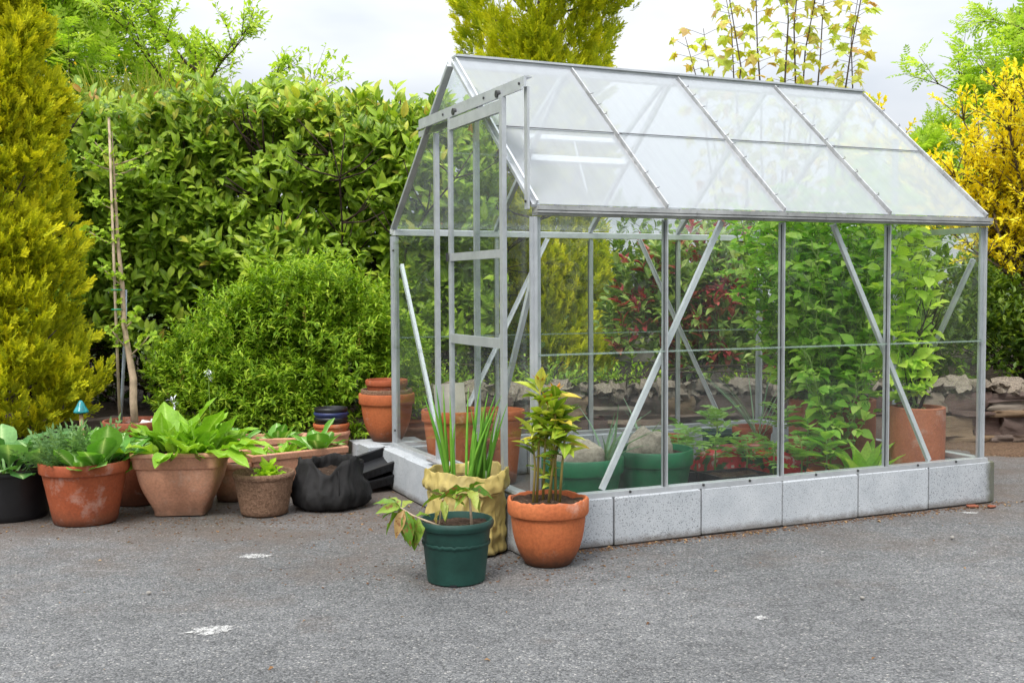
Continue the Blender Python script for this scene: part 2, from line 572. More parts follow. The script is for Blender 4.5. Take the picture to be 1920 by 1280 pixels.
# ------------------------------------------------------------------ materials of the setting
def make_asphalt():
    t = NT('asphalt')
    v = t.coord('Object', jit=False)
    grain = t.voronoi(v, 165.0, 'Color')
    gv = t.n('ShaderNodeSeparateColor'); t.l(grain, gv.inputs[0])
    stone = t.ramp(gv.outputs[0], [(0.0, (0.085, 0.086, 0.088)), (0.4, (0.165, 0.166, 0.168)), (0.8, (0.225, 0.225, 0.224)), (0.965, (0.29, 0.287, 0.28)), (0.995, (0.46, 0.44, 0.41))])
    gap = t.ramp(t.voronoi(v, 165.0, 'Distance'), [(0.25, 1.0), (0.8, 0.66)])
    c = t.mix(1.0, stone, gap, 'MULTIPLY')
    fine = t.ramp(t.noise(v, 420.0, 2), [(0.3, 0.72), (0.7, 1.2)])
    c = t.mix(1.0, c, fine, 'MULTIPLY')
    big = t.ramp(t.noise(v, 0.75, 6, 0.6), [(0.3, 0.74), (0.7, 1.2)])
    c = t.mix(1.0, c, big, 'MULTIPLY')
    mid = t.ramp(t.noise(t.coord('Object', (1.0, 1.5, 1.0)), 6.0, 8, 0.75), [(0.32, 0.78), (0.68, 1.15)])
    c = t.mix(1.0, c, mid, 'MULTIPLY')
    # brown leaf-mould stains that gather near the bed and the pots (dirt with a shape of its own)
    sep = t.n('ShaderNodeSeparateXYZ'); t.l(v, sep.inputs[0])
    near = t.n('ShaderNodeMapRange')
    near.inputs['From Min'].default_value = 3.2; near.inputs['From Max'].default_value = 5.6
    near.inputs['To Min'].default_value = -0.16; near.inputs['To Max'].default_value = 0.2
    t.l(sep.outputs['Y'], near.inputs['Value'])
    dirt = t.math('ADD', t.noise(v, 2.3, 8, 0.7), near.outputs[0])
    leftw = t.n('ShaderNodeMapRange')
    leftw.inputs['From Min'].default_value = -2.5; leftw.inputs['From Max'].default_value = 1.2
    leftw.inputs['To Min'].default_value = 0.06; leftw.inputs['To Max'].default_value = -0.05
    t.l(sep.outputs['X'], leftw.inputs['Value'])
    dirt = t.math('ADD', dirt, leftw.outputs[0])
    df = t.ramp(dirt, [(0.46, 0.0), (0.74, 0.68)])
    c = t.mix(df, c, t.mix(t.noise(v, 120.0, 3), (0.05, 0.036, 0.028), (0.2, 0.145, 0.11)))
    # pale scuffs
    sc = t.ramp(t.noise(t.coord('Object', (0.6, 2.6, 1.0)), 3.1, 9, 0.75), [(0.60, 0.0), (0.76, 0.34)])
    c = t.mix(sc, c, (0.42, 0.41, 0.4))
    h = t.math('ADD', t.math('MULTIPLY', t.voronoi(v, 165.0, 'Distance'), -1.0), t.math('MULTIPLY', t.noise(v, 420.0, 2), 0.5))
    h = t.math('ADD', h, t.math('MULTIPLY', gv.outputs[1], 0.5))
    return t.done(t.bsdf(c, 0.82, 0, t.bump(h, 0.75, 0.006), 0.3))

def make_soil(name, a, b, scale=30.0):
    t = NT(name)
    v = t.coord('Object')
    c = t.ramp(t.noise(v, scale, 8, 0.75), [(0.32, a), (0.68, b)])
    fl = t.ramp(t.voronoi(v, 130.0, 'Color'), [(0.9, 0.0), (0.97, 0.75)])
    c = t.mix(fl, c, (0.34, 0.27, 0.19))
    return t.done(t.bsdf(c, 0.95, 0, t.bump(t.noise(v, scale * 3, 8, 0.8), 0.9, 0.012), 0.15))

M = {}
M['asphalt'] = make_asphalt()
M['soil'] = make_soil('potting_soil', (0.018, 0.011, 0.007), (0.10, 0.062, 0.042))
M['earth'] = make_soil('bed_earth', (0.015, 0.011, 0.008), (0.065, 0.045, 0.03), 12.0)
M['litter'] = make_soil('leaf_litter', (0.06, 0.035, 0.02), (0.22, 0.14, 0.09), 60.0)

def make_block(moss=False):
    t = NT('concrete_block')
    v = t.coord('Object')
    oi = t.n('ShaderNodeObjectInfo')
    base = t.ramp(t.noise(v, 7.0, 7, 0.65), [(0.3, (0.39, 0.415, 0.44)), (0.7, (0.50, 0.52, 0.54))])
    ag = t.ramp(t.noise(v, 210.0, 2, 0.5), [(0.34, 0.3), (0.42, 1.0)])
    c = t.mix(0.85, base, t.mix(1.0, base, ag, 'MULTIPLY'))
    ag2 = t.ramp(t.voronoi(v, 95.0, 'Distance'), [(0.06, 0.45), (0.2, 1.0)])
    c = t.mix(0.3, c, t.mix(1.0, c, ag2, 'MULTIPLY'))
    tint = t.ramp(oi.outputs['Random'], [(0.0, 0.92), (1.0, 1.06)])
    c = t.mix(1.0, c, tint, 'MULTIPLY')
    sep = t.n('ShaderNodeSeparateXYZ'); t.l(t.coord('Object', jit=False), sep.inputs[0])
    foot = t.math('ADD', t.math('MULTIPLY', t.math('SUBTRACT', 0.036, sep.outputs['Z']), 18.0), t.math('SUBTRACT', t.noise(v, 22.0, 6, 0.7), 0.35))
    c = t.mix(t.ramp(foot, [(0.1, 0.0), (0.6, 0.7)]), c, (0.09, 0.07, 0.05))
    if moss:                                             # algae and soot on the outer end
        end = t.math('ADD', t.math('MULTIPLY', t.math('SUBTRACT', sep.outputs['X'], 0.155), 13.0), t.math('SUBTRACT', t.noise(v, 12.0, 7, 0.7), 0.45))
        c = t.mix(t.ramp(end, [(0.1, 0.0), (0.55, 0.9)]), c, t.mix(t.noise(v, 60.0, 4), (0.03, 0.035, 0.01), (0.15, 0.14, 0.05)))
        soot = t.math('ADD', t.math('MULTIPLY', t.math('SUBTRACT', sep.outputs['X'], 0.02), 3.0), t.math('SUBTRACT', t.noise(v, 9.0, 5, 0.6), 0.62))
        c = t.mix(t.ramp(soot, [(0.1, 0.0), (0.5, 0.5)]), c, (0.12, 0.125, 0.13))
    h = t.noise(v, 210.0, 3)
    return t.done(t.bsdf(c, 0.9, 0, t.bump(h, 0.3, 0.003), 0.2))
M['block'] = make_block()
M['block_moss'] = make_block(True)

def make_alu(name, lo, hi, grime):
    t = NT(name)
    v = t.coord('Object')
    c = t.ramp(t.noise(v, 7.0, 7, 0.7), [(0.3, lo), (0.65, hi)])
    g = t.ramp(t.noise(v, 30.0, 6, 0.75), [(0.58, 0.0), (0.72, grime)])
    c = t.mix(g, c, (0.1, 0.095, 0.085))
    return t.done(t.bsdf(c, 0.42, 0.55, t.bump(t.noise(v, 90.0, 3), 0.08, 0.002), 0.5))
M['alu'] = make_alu('mill_aluminium', (0.46, 0.48, 0.5), (0.62, 0.64, 0.66), 0.2)
M['alu_old'] = make_alu('weathered_aluminium', (0.3, 0.3, 0.3), (0.6, 0.6, 0.6), 0.75)
M['alu_brace'] = make_alu('bright_aluminium_strip', (0.62, 0.64, 0.66), (0.78, 0.8, 0.82), 0.1)
M['alu_brace'].node_tree.nodes['Principled BSDF'].inputs['Metallic'].default_value = 0.35
M['glass'] = mat_glass('wall_glass', (0.0, 0.02))
M['roofglass'] = mat_glass('roof_glass', (0.42, 0.50), scale=1.6, dcol=(0.66, 0.68, 0.72))  # near slope: reflected sky whiteness painted into the film, together with dust
M['roofglass_clear'] = mat_glass('clear_roof_glass', (0.03, 0.09), scale=1.6, dcol=(0.78, 0.80, 0.84))  # back slope: same glass left clear, without the painted sheen
M['lap'] = mat_glass('pane_lap_grime', (0.25, 0.6), scale=30.0, dcol=(0.5, 0.6, 0.55))
M['steel'] = mat_plain('dark_clip_wire', (0.07, 0.07, 0.07), 0.5, 0.6)

def make_stone():
    t = NT('slate_stone')
    v = t.coord('Object')
    oi = t.n('ShaderNodeObjectInfo')
    base = t.ramp(oi.outputs['Random'], [(0.0, (0.10, 0.066, 0.055)), (0.25, (0.175, 0.115, 0.095)), (0.5, (0.15, 0.115, 0.10)), (0.72, (0.24, 0.17, 0.13)), (0.9, (0.27, 0.18, 0.105)), (1.0, (0.36, 0.31, 0.26))])
    lay = t.noise(t.coord('Object', (3.0, 3.0, 34.0)), 1.6, 8, 0.7)
    c = t.mix(1.0, base, t.ramp(lay, [(0.3, 0.55), (0.7, 1.35)]), 'MULTIPLY')
    li = t.ramp(t.noise(v, 17.0, 8, 0.75), [(0.6, 0.0), (0.68, 0.75)])
    c = t.mix(li, c, (0.36, 0.34, 0.3))
    return t.done(t.bsdf(c, 0.85, 0, t.bump(t.math('ADD', lay, t.noise(v, 40.0, 6, 0.7)), 0.8, 0.012), 0.3))
M['stone'] = make_stone()
M['cope'] = mat_plain('lichen_cope_stone', (0.25, 0.205, 0.16), 0.9, 0, 0.42, 16.0, 1.0, 40.0, 0.2)
M['boulder'] = mat_plain('pale_boulder', (0.42, 0.36, 0.28), 0.85, 0, 0.22, 11.0, 0.7, 40.0, 0.25)
M['pebble'] = mat_plain('pebble_stone', (0.3, 0.28, 0.25), 0.8, 0, 0.25, 30.0)
M['bark'] = mat_plain('grey_brown_bark', (0.12, 0.09, 0.065), 0.9, 0, 0.3, 25.0, 0.6, 60.0, 0.2)
M['darkbark'] = mat_plain('dark_hedge_bark', (0.05, 0.033, 0.025), 0.9, 0, 0.3, 25.0, 0.6, 60.0, 0.2)
M['wood'] = mat_plain('weathered_board_wood', (0.2, 0.18, 0.16), 0.9, 0, 0.25, 12.0, 0.5, 50.0, 0.2)

# ------------------------------------------------------------------ ground
def grid_sheet(x0, x1, y0, y1, nx, ny, zf):
    xs = np.linspace(x0, x1, nx); ys = np.linspace(y0, y1, ny)
    X, Y = np.meshgrid(xs, ys)
    Z = np.vectorize(zf)(X, Y)
    V = np.stack([X, Y, Z], -1).reshape(-1, 3)
    i = np.arange((nx - 1) * (ny - 1)); r = i // (nx - 1); c = i % (nx - 1)
    a = r * nx + c
    Q = np.stack([a, a + 1, a + nx + 1, a + nx], 1)
    return V, Q

def sheet(name, mat, x0, x1, y0, y1, nx, ny, zf, smooth=True):
    V, Q = grid_sheet(x0, x1, y0, y1, nx, ny, zf)
    me = mesh_np(name, V, Q.ravel(), np.arange(len(Q)) * 4, np.full(len(Q), 4), smooth)
    o = link(name, me, mat)
    o['kind'] = 'structure'
    return o

M['meadow'] = mat_plain('far_meadow', (0.06, 0.09, 0.025), 0.95, 0, 0.3, 0.4, 0.3, 8.0, 0.1)
sheet('ground', M['meadow'], -400, 400, -300, 500, 3, 3, lambda x, y: -0.06)
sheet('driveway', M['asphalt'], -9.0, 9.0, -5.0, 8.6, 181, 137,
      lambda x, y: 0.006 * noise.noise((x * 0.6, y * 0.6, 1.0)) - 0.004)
def bank_z(x, y):
    h = 0.33 if x > -0.8 else 0.2
    front = 7.0 if x < -0.8 else 7.62
    e = min(1.0, max(0.0, (y - front) / 0.25))
    return -0.02 + (h + 0.02) * e + 0.03 * noise.noise((x * 2.1, y * 2.1, 5.0)) + 0.02 * (y - front)
sheet('earth_bank', M['earth'], -7.0, 9.0, 6.55, 13.0, 161, 66, bank_z)
def strip_z(x, y):
    ex = 5.85 + 0.16 * noise.noise((x * 1.6, 0.3, 2.0)) + 0.06 * noise.noise((x * 7, 0.3, 2.0))
    return 0.012 + 0.012 * noise.noise((x * 9, y * 9, 0)) if y > ex else -0.03
sheet('bed_edge_soil', M['earth'], -5.5, -0.9, 5.5, 7.1, 150, 60, strip_z)
def litter_z(x, y):
    d = (y - 7.18) + 0.35 * noise.noise((x * 2.6, y * 2.6, 3.0)) + 0.15 * noise.noise((x * 9, y * 9, 3.0))
    return 0.012 + 0.01 * noise.noise((x * 22, y * 22, 0)) if d > 0 else -0.03
sheet('leaf_litter_strip', M['litter'], 1.9, 5.6, 6.6, 7.75, 130, 60, litter_z)

# ------------------------------------------------------------------ stones
def stone_mesh(name, seed, rough=0.16, sub=3, round_=0.55):
    """a lumpy block, unit size, between a box and an ellipsoid"""
    rr = random.Random(seed)
    V = []; idx = {}; F = []
    def vid(p):
        k = tuple(round(c, 4) for c in p)
        if k not in idx:
            q = Vector(p)
            s = q.normalized() * 0.62
            q = q.lerp(s, round_)
            n = noise.noise_vector(q * 2.3 + Vector((seed * 3.1, seed, 0)))
            q = q + n * rough * 0.6
            idx[k] = len(V); V.append(tuple(q))
        return idx[k]
    g = [-0.5 + i / sub for i in range(sub + 1)]
    for ax in range(3):
        for sgn in (-0.5, 0.5):
            for i in range(sub):
                for j in range(sub):
                    c = []
                    for a, b in ((g[i], g[j]), (g[i + 1], g[j]), (g[i + 1], g[j + 1]), (g[i], g[j + 1])):
                        p = [0, 0, 0]; p[ax] = sgn; p[(ax + 1) % 3] = a; p[(ax + 2) % 3] = b
                        c.append(vid(p))
                    F.append(tuple(c if sgn > 0 else c[::-1]))
    me = bpy.data.meshes.new(name)
    me.from_pydata(V, [], F)
    me.polygons.foreach_set('use_smooth', np.full(len(me.polygons), True, dtype=bool))
    me.update()
    return me

flat_stones = [stone_mesh('flat_stone', s, 0.3, 4, 0.16) for s in range(10)]
cope_stones = [stone_mesh('cope_stone', s + 20, 0.5, 4, 0.34) for s in range(10)]
for m_ in flat_stones: m_.materials.append(M['stone']); m_.set_sharp_from_angle(angle=math.radians(40))
for m_ in cope_stones: m_.materials.append(M['cope']); m_.set_sharp_from_angle(angle=math.radians(30))

def put(name, me, parent, loc, scale, rot=(0, 0, 0)):
    o = bpy.data.objects.new(name, me); COL.objects.link(o)
    o.parent = parent; o.location = loc; o.scale = scale; o.rotation_euler = rot
    return o

def stone_wall(label, x0, x1, ya, yb, height, group=None, cope=True, seed=3):
    rr = random.Random(seed)
    L = math.hypot(x1 - x0, yb - ya); ang = math.atan2(yb - ya, x1 - x0)
    root = thing('dry_stone_wall', label, 'stone wall', (x0, ya, 0), ang, group)
    MB().box((0.0, 0.05, -0.02), (L, 0.24, height * 0.86)).build('earth_core', M['earth'], root)
    z = 0.0
    top = height - (0.085 if cope else 0.0)
    while z < top - 0.02:
        h = min(rr.choice((0.04, 0.055, 0.07, 0.09, 0.11, 0.13)), top - z)
        if top - z - h < 0.03: h = top - z
        x = -rr.uniform(0, 0.15)
        while x < L:
            w = rr.uniform(0.13, 0.5) if h < 0.09 else rr.uniform(0.12, 0.34)
            if h > 0.07 and rr.random() < 0.2:              # two thin slates in place of one stone
                for q in (0, 1):
                    put('stone', rr.choice(flat_stones), root, (x + w / 2, 0.1 + rr.uniform(-0.02, 0.02), z + h * (0.25 + 0.5 * q)),
                        (w * 1.06, 0.22, h * 0.52), (rr.uniform(-.06, .06), rr.uniform(-.04, .04), rr.uniform(-.05, .05)))
            else:
                put('stone', rr.choice(flat_stones), root, (x + w / 2, 0.1 + rr.uniform(-0.025, 0.02), z + h / 2),
                    (w * 1.06, 0.23, h * 1.08), (rr.uniform(-.05, .05), rr.uniform(-.05, .05), rr.uniform(-.06, .06)))
            x += w
        z += h
    if cope:
        x = 0
        while x < L:
            w = rr.uniform(0.04, 0.12)
            put('cope_stone', rr.choice(cope_stones), root, (x + w / 2, 0.11 + rr.uniform(-.02, .02), height - 0.05 + rr.uniform(-.012, .015)),
                (w * 1.25, 0.26, rr.uniform(0.05, 0.1)), (rr.uniform(-.3, .3), rr.uniform(-.2, .2), rr.uniform(-.3, .3)))
            x += w
    return root
stone_wall('long low wall of brown slate with rounded cope stones behind the greenhouse', -0.95, 5.0, 7.42, 7.72, 0.43)
stone_wall('short dark stone edging under the feathery green bush', -2.9, -0.85, 6.92, 7.0, 0.27, cope=False, seed=8)

# ------------------------------------------------------------------ greenhouse
GX, GY, GA = 0.094, 4.528, math.pi / 2 - 1.147
BAY, GW, EAVE, RIDGE, SILL = 0.6184, 1.808, 1.399, 2.165, 0.219
GL = 4 * BAY
def gh(u, v):
    return (GX + u * math.cos(GA) - v * math.sin(GA), GY + u * math.sin(GA) + v * math.cos(GA))

base = thing('low_block_wall', 'pale grey concrete block base under the aluminium greenhouse', 'block base', (GX, GY, 0), GA)
def block(u0, u1, v0, v1, h=0.208, mat='block'):
    b = 0.006
    mb = MB()
    # bevelled block
    zs = [(b, 0.0), (0, b), (0, h - b), (b, h)]
    vs = []
    lu, lv = u1 - u0, v1 - v0
    for ins, z in zs:
        vs += [(-lu / 2 + ins, -lv / 2 + ins, z), (lu / 2 - ins, -lv / 2 + ins, z), (lu / 2 - ins, lv / 2 - ins, z), (-lu / 2 + ins, lv / 2 - ins, z)]
    fs = [(3, 2, 1, 0), (12, 13, 14, 15)]
    for i in range(3):
        for k in range(4):
            k2 = (k + 1) % 4
            fs.append((i * 4 + k, i * 4 + k2, (i + 1) * 4 + k2, (i + 1) * 4 + k))
    mb.add(vs, fs)
    o = mb.build('block', M[mat], base)
    o.location = ((u0 + u1) / 2 + random.uniform(-.001, .001), (v0 + v1) / 2 + random.uniform(-.003, .003), random.uniform(-.002, .0015))
    o.rotation_euler = (0, random.uniform(-.003, .003), random.uniform(-.005, .005))
    return o
for i in range(6):
    block(-0.09 + 0.44 * i + 0.004 + random.uniform(0, .002), -0.09 + 0.44 * (i + 1) - 0.003 - random.uniform(0, .003), -0.03, 0.07, mat='block_moss' if i == 5 else 'block')
for i in range(6):
    block(-0.09 + 0.44 * i + 0.003, -0.09 + 0.44 * (i + 1) - 0.003, GW - 0.04, GW + 0.06)
vv = [0.075, 0.5, 0.94, 1.38, GW - 0.045]
for uu in (-0.09, 2.45):
    for i in range(4):
        block(uu, uu + 0.1, vv[i] + 0.002, vv[i + 1] - 0.002)
# moss on the outer end of the far block is a stain in the stone
GH = thing('greenhouse', 'aluminium framed greenhouse with glass panes and half open sliding door', 'greenhouse', (GX, GY, 0), GA)

def member(name, p0, p1, w, h, mat='alu', up=(0, 0, 1), fin=0.0, label=None, parent=None):
    mb = MB().beam(p0, p1, w, h, up)
    if fin:
        mb.beam(p0, p1, w * 0.28, fin, up, (0, h / 2 + fin / 2 - 0.001))
    return mb.build(name, M[mat], parent or GH, label=label)

# sills
for v, s in ((0.0, -1), (GW, 1)):
    member('sill', (-0.03, v, SILL - 0.002), (GL + 0.03, v, SILL - 0.002), 0.05, 0.022)
for u in (0.0, GL):
    member('sill', (u, 0.026, SILL - 0.001), (u, GW - 0.026, SILL - 0.001), 0.05, 0.022)
# corner posts and side glazing bars
for v, s in ((0.0, -1), (GW, 1)):
    for i in range(5):
        u = i * BAY
        if i in (0, 4):
            mb = MB()
            e = -1 if i == 0 else 1
            mb.box((min(u, u + e * 0.006) - 0.002, v - 0.023, SILL), (max(u, u + e * 0.006) + 0.002, v + 0.023, EAVE - 0.02))
            mb.box((u - 0.023, min(v, v + s * 0.006) - 0.002, SILL + 0.001), (u + 0.023, max(v, v + s * 0.006) + 0.002, EAVE - 0.021))
            mb.build('corner_post', M['alu'], GH)
        else:
            member('glazing_bar', (u, v, SILL), (u, v, EAVE - 0.02), 0.021, 0.014, up=(0, s, 0), fin=0.02)
            MB().box((u - 0.0125, v + s * 0.012, SILL + 0.01), (u - 0.0108, v + s * 0.018, EAVE - 0.03)).build('glazing_seal', M['steel'], GH)
# eaves: a gutter on each side
for v, s in ((0.0, -1), (GW, 1)):
    mb = MB()
    mb.beam((-0.005, v + s * 0.012, EAVE), (GL + 0.005, v + s * 0.012, EAVE), 0.05, 0.03)
    mb.beam((-0.008, v + s * 0.047, EAVE + 0.014), (GL + 0.008, v + s * 0.047, EAVE + 0.014), 0.02, 0.018)
    mb.beam((-0.008, v + s * 0.03, EAVE - 0.002), (GL + 0.008, v + s * 0.03, EAVE - 0.002), 0.05, 0.008)
    mb.build('gutter', M['alu_old' if s < 0 else 'alu_brace'], GH)
# ridge
mb = MB()
mb.beam((0.012, GW / 2, RIDGE), (GL + 0.01, GW / 2, RIDGE), 0.05, 0.05)
mb.beam((0.01, GW / 2, RIDGE + 0.030), (GL + 0.012, GW / 2, RIDGE + 0.030), 0.075, 0.010)
mb.build('ridge', M['alu'], GH)
# rafters
sl = Vector((0, GW / 2, RIDGE - EAVE)).normalized()
for v, s in ((0.0, 1), (GW, -1)):
    up = Vector((0, -s * sl.z, sl.y))
    for i in range(5):
        u = i * BAY
        a = Vector((u, v - s * 0.012, EAVE + 0.022)); b = Vector((u, GW / 2 - s * 0.03, RIDGE - 0.008))
        member('rafter', a, b, 0.034 if i in (0, 4) else 0.024, 0.016, 'alu_old' if s > 0 and 0 < i else 'alu', up, 0.022)
        if s > 0 and i > 0:                              # twisted glazing clips along the bar
            for t in [0.08 + 0.9 * k / 10 + random.uniform(-.03, .03) for k in range(11)]:
                if random.random() < 0.35: continue
                p = a.lerp(b, t) + up * 0.034
                q = random.uniform(0.01, .03)
                MB().tube([p - Vector((0.014, 0, 0)), p + up * 0.006, p + Vector((0.014, 0, 0)) + sl * q], 0.0016, 4).build('glazing_clip', M['steel'], GH)
# gable ends: jambs, rafters are shared; the far gable has two bars
J0, J1 = 0.615, 1.135
def gable_z(v): return EAVE + (RIDGE - EAVE) * (1 - abs(v - GW / 2) / (GW / 2))
for v in (J0, J1):
    member('door_jamb', (0.0, v, SILL), (0.0, v, min(gable_z(v), 1.86) - 0.0), 0.022, 0.024, up=(-1, 0, 0))
    member('gable_bar', (GL, v, SILL), (GL, v, gable_z(v) - 0.03), 0.024, 0.016, up=(1, 0, 0), fin=0.02)
member('gable_head', (0.004, 0.42, 1.885), (0.004, 1.39, 1.885), 0.012, 0.03, up=(0, 0, 1))
member('gable_tie', (GL, 0.03, EAVE - 0.03), (GL, GW - 0.03, EAVE - 0.03), 0.012, 0.03)
# door track carried by a bracket above the near corner
mb = MB()
mb.beam((-0.045, -0.01, 1.917), (-0.045, 1.25, 1.917), 0.012, 0.04)
mb.beam((-0.056, -0.01, 1.892), (-0.056, 1.25, 1.892), 0.01, 0.012)
mb.beam((-0.03, -0.01, 1.938), (-0.03, 1.25, 1.938), 0.034, 0.006)
mb.build('door_track', M['alu'], GH)
member('track_stay', (-0.03, 0.006, EAVE + 0.01), (-0.03, 0.006, 1.9), 0.03, 0.01, up=(-1, 0, 0))
# sliding door
DO = bpy.data.objects.new('sliding_door', None); COL.objects.link(DO); DO.parent = GH
DO['label'] = 'aluminium sliding door with three panes, slid half open'
d0, d1, dz0, dz1 = 0.185, 0.79, 0.235, 1.885
DU = -0.058
def dm(name, p0, p1, w, h, **k): return member(name, p0, p1, w, h, parent=DO, **k)
dm('stile', (DU, d0, dz0), (DU, d0, dz1), 0.031, 0.02, up=(-1, 0, 0))
dm('stile', (DU, d1, dz0), (DU, d1, dz1), 0.02, 0.02, up=(-1, 0, 0))
for z, h in ((dz0 + 0.02, 0.05), (0.855, 0.042), (1.235, 0.036), (dz1 - 0.035, 0.05)):
    dm('rail', (DU, d0 + 0.0157, z), (DU, d1 - 0.0102, z), 0.018, h)
for z0, z1 in ((dz0 + 0.045, 0.834), (0.876, 1.217), (1.253, dz1 - 0.06)):
    MB().box((DU - 0.002, d0 + 0.0159, z0), (DU + 0.002, d1 - 0.0104, z1)).build('pane', M['glass'], DO)
MB().beam((DU - 0.02, d1 + 0.0, 1.215), (DU - 0.02, d1, 1.255), 0.012, 0.01, (1, 0, 0)).build('latch', M['steel'], DO)
for v in (d0 + 0.05, d1 - 0.05):
    MB().tube([(DU - 0.008, v, 1.905), (DU + 0.016, v, 1.905)], 0.016, 12).build('roller', M['steel'], DO)
MB().beam((-0.05, 0.05, SILL + 0.012), (-0.05, 1.14, SILL + 0.012), 0.03, 0.01).build('door_rail', M['alu_old'], GH)
# bolts
for (u, v, z) in [(-0.012, 0.012, 0.3), (-0.012, 0.012, 0.9), (-0.012, 0.012, 1.33), (-0.012, GW - 0.012, 0.3), (-0.012, GW - 0.012, 1.3), (-0.052, 0.4, 1.915), (-0.052, 0.9, 1.915), (-0.052, 0.03, 1.915), (-0.036, 0.006, 1.44)]:
    MB().tube([(u + 0.012, v, z), (u - 0.004, v, z)], 0.006, 6).build('bolt', M['steel'], GH)
for i in range(4):
    for q in (0.3, 0.7):
        MB().tube([((i + q) * BAY, -0.02, SILL + 0.004), ((i + q) * BAY, -0.03, SILL + 0.004)], 0.006, 6).build('bolt', M['steel'], GH)
# diagonal braces
def brace(a, b, up): MB().beam(a, b, 0.022, 0.004, up).beam(a, b, 0.004, 0.016, up, (0.009, 0.009)).build('brace', M['alu_brace'], GH)
for v, s in ((0.022, 1), (GW - 0.022, -1)):
    brace((0.325, v, SILL + 0.012), (0.932, v, EAVE - 0.02), (0, s, 0))
    brace((2.165, v, SILL + 0.012), (1.556, v, EAVE - 0.02), (0, s, 0))
for u, s in ((0.022, 1), (GL - 0.022, -1)):
    brace((u, GW - 0.03, 1.22), (u, J1 + 0.02, SILL + 0.012), (s, 0, 0))
    brace((u, 0.03, 1.22), (u, J0 - 0.02, SILL + 0.012), (s, 0, 0))
# glass
ZM = 0.815
def pane_quad(pts, nrm, mat, th=0.004):
    """a flat pane given by its corner points, with real thickness"""
    n = Vector(nrm).normalized() * th / 2
    P = [Vector(p) for p in pts]; k = len(P)
    mb = MB()
    mb.add([p + n for p in P] + [p - n for p in P],
           [tuple(range(k)), tuple(range(2 * k - 1, k - 1, -1))] + [(i, i + k, (i + 1) % k + k, (i + 1) % k) for i in range(k)])
    return mb.build('pane', M[mat], GH)
for v, s in ((0.0, -1), (GW, 1)):
    for i in range(4):
        u0, u1 = i * BAY + 0.008, (i + 1) * BAY - 0.008
        o_ = v + s * 0.010
        pane_quad([(u0, o_, SILL + 0.01), (u1, o_, SILL + 0.01), (u1, o_, ZM + 0.008), (u0, o_, ZM + 0.008)], (0, s, 0), 'glass')
        member('pane_lap', (u0, v + s * 0.0185, ZM), (u1, v + s * 0.0185, ZM), 0.002, 0.007, 'lap')
        o_ = v + s * 0.015
        pane_quad([(u0, o_, ZM - 0.008), (u1, o_, ZM - 0.008), (u1, o_, EAVE - 0.022), (u0, o_, EAVE - 0.022)], (0, s, 0), 'glass')
def gable_panes(u, s, v0, v1, zs, top):
    for k in range(len(zs)):
        z0 = zs[k] - (0.008 if k else 0); z1 = (zs[k + 1] + 0.008) if k + 1 < len(zs) else None
        o_ = u + s * (0.009 + 0.005 * (k % 2))
        if z1 is not None: pts = [(o_, v0, z0), (o_, v1, z0), (o_, v1, z1), (o_, v0, z1)]
        else: pts = [(o_, v0, z0), (o_, v1, z0)] + [(o_, v, top(v)) for v in ([v1] + ([GW / 2] if v0 < GW / 2 < v1 else []) + [v0])]
        pane_quad(pts, (s, 0, 0), 'glass')
tz = lambda v: gable_z(v) - 0.035
gable_panes(0.0, -1, 0.012, J0 - 0.012, [SILL + 0.01, ZM - 0.05, EAVE - 0.06], tz)
gable_panes(0.0, -1, J1 + 0.012, GW - 0.012, [SILL + 0.01, ZM - 0.05, EAVE - 0.06], tz)
pane_quad([(0.012, 0.44, 1.9), (0.012, GW - 0.44, 1.9), (0.012, GW / 2, RIDGE - 0.03)], (-1, 0, 0), 'glass')
for v0, v1 in ((0.012, J0 - 0.012), (J0 + 0.012, J1 - 0.012), (J1 + 0.012, GW - 0.012)):
    gable_panes(GL, 1, v0, v1, [SILL + 0.01, ZM - 0.05, EAVE - 0.06], tz)
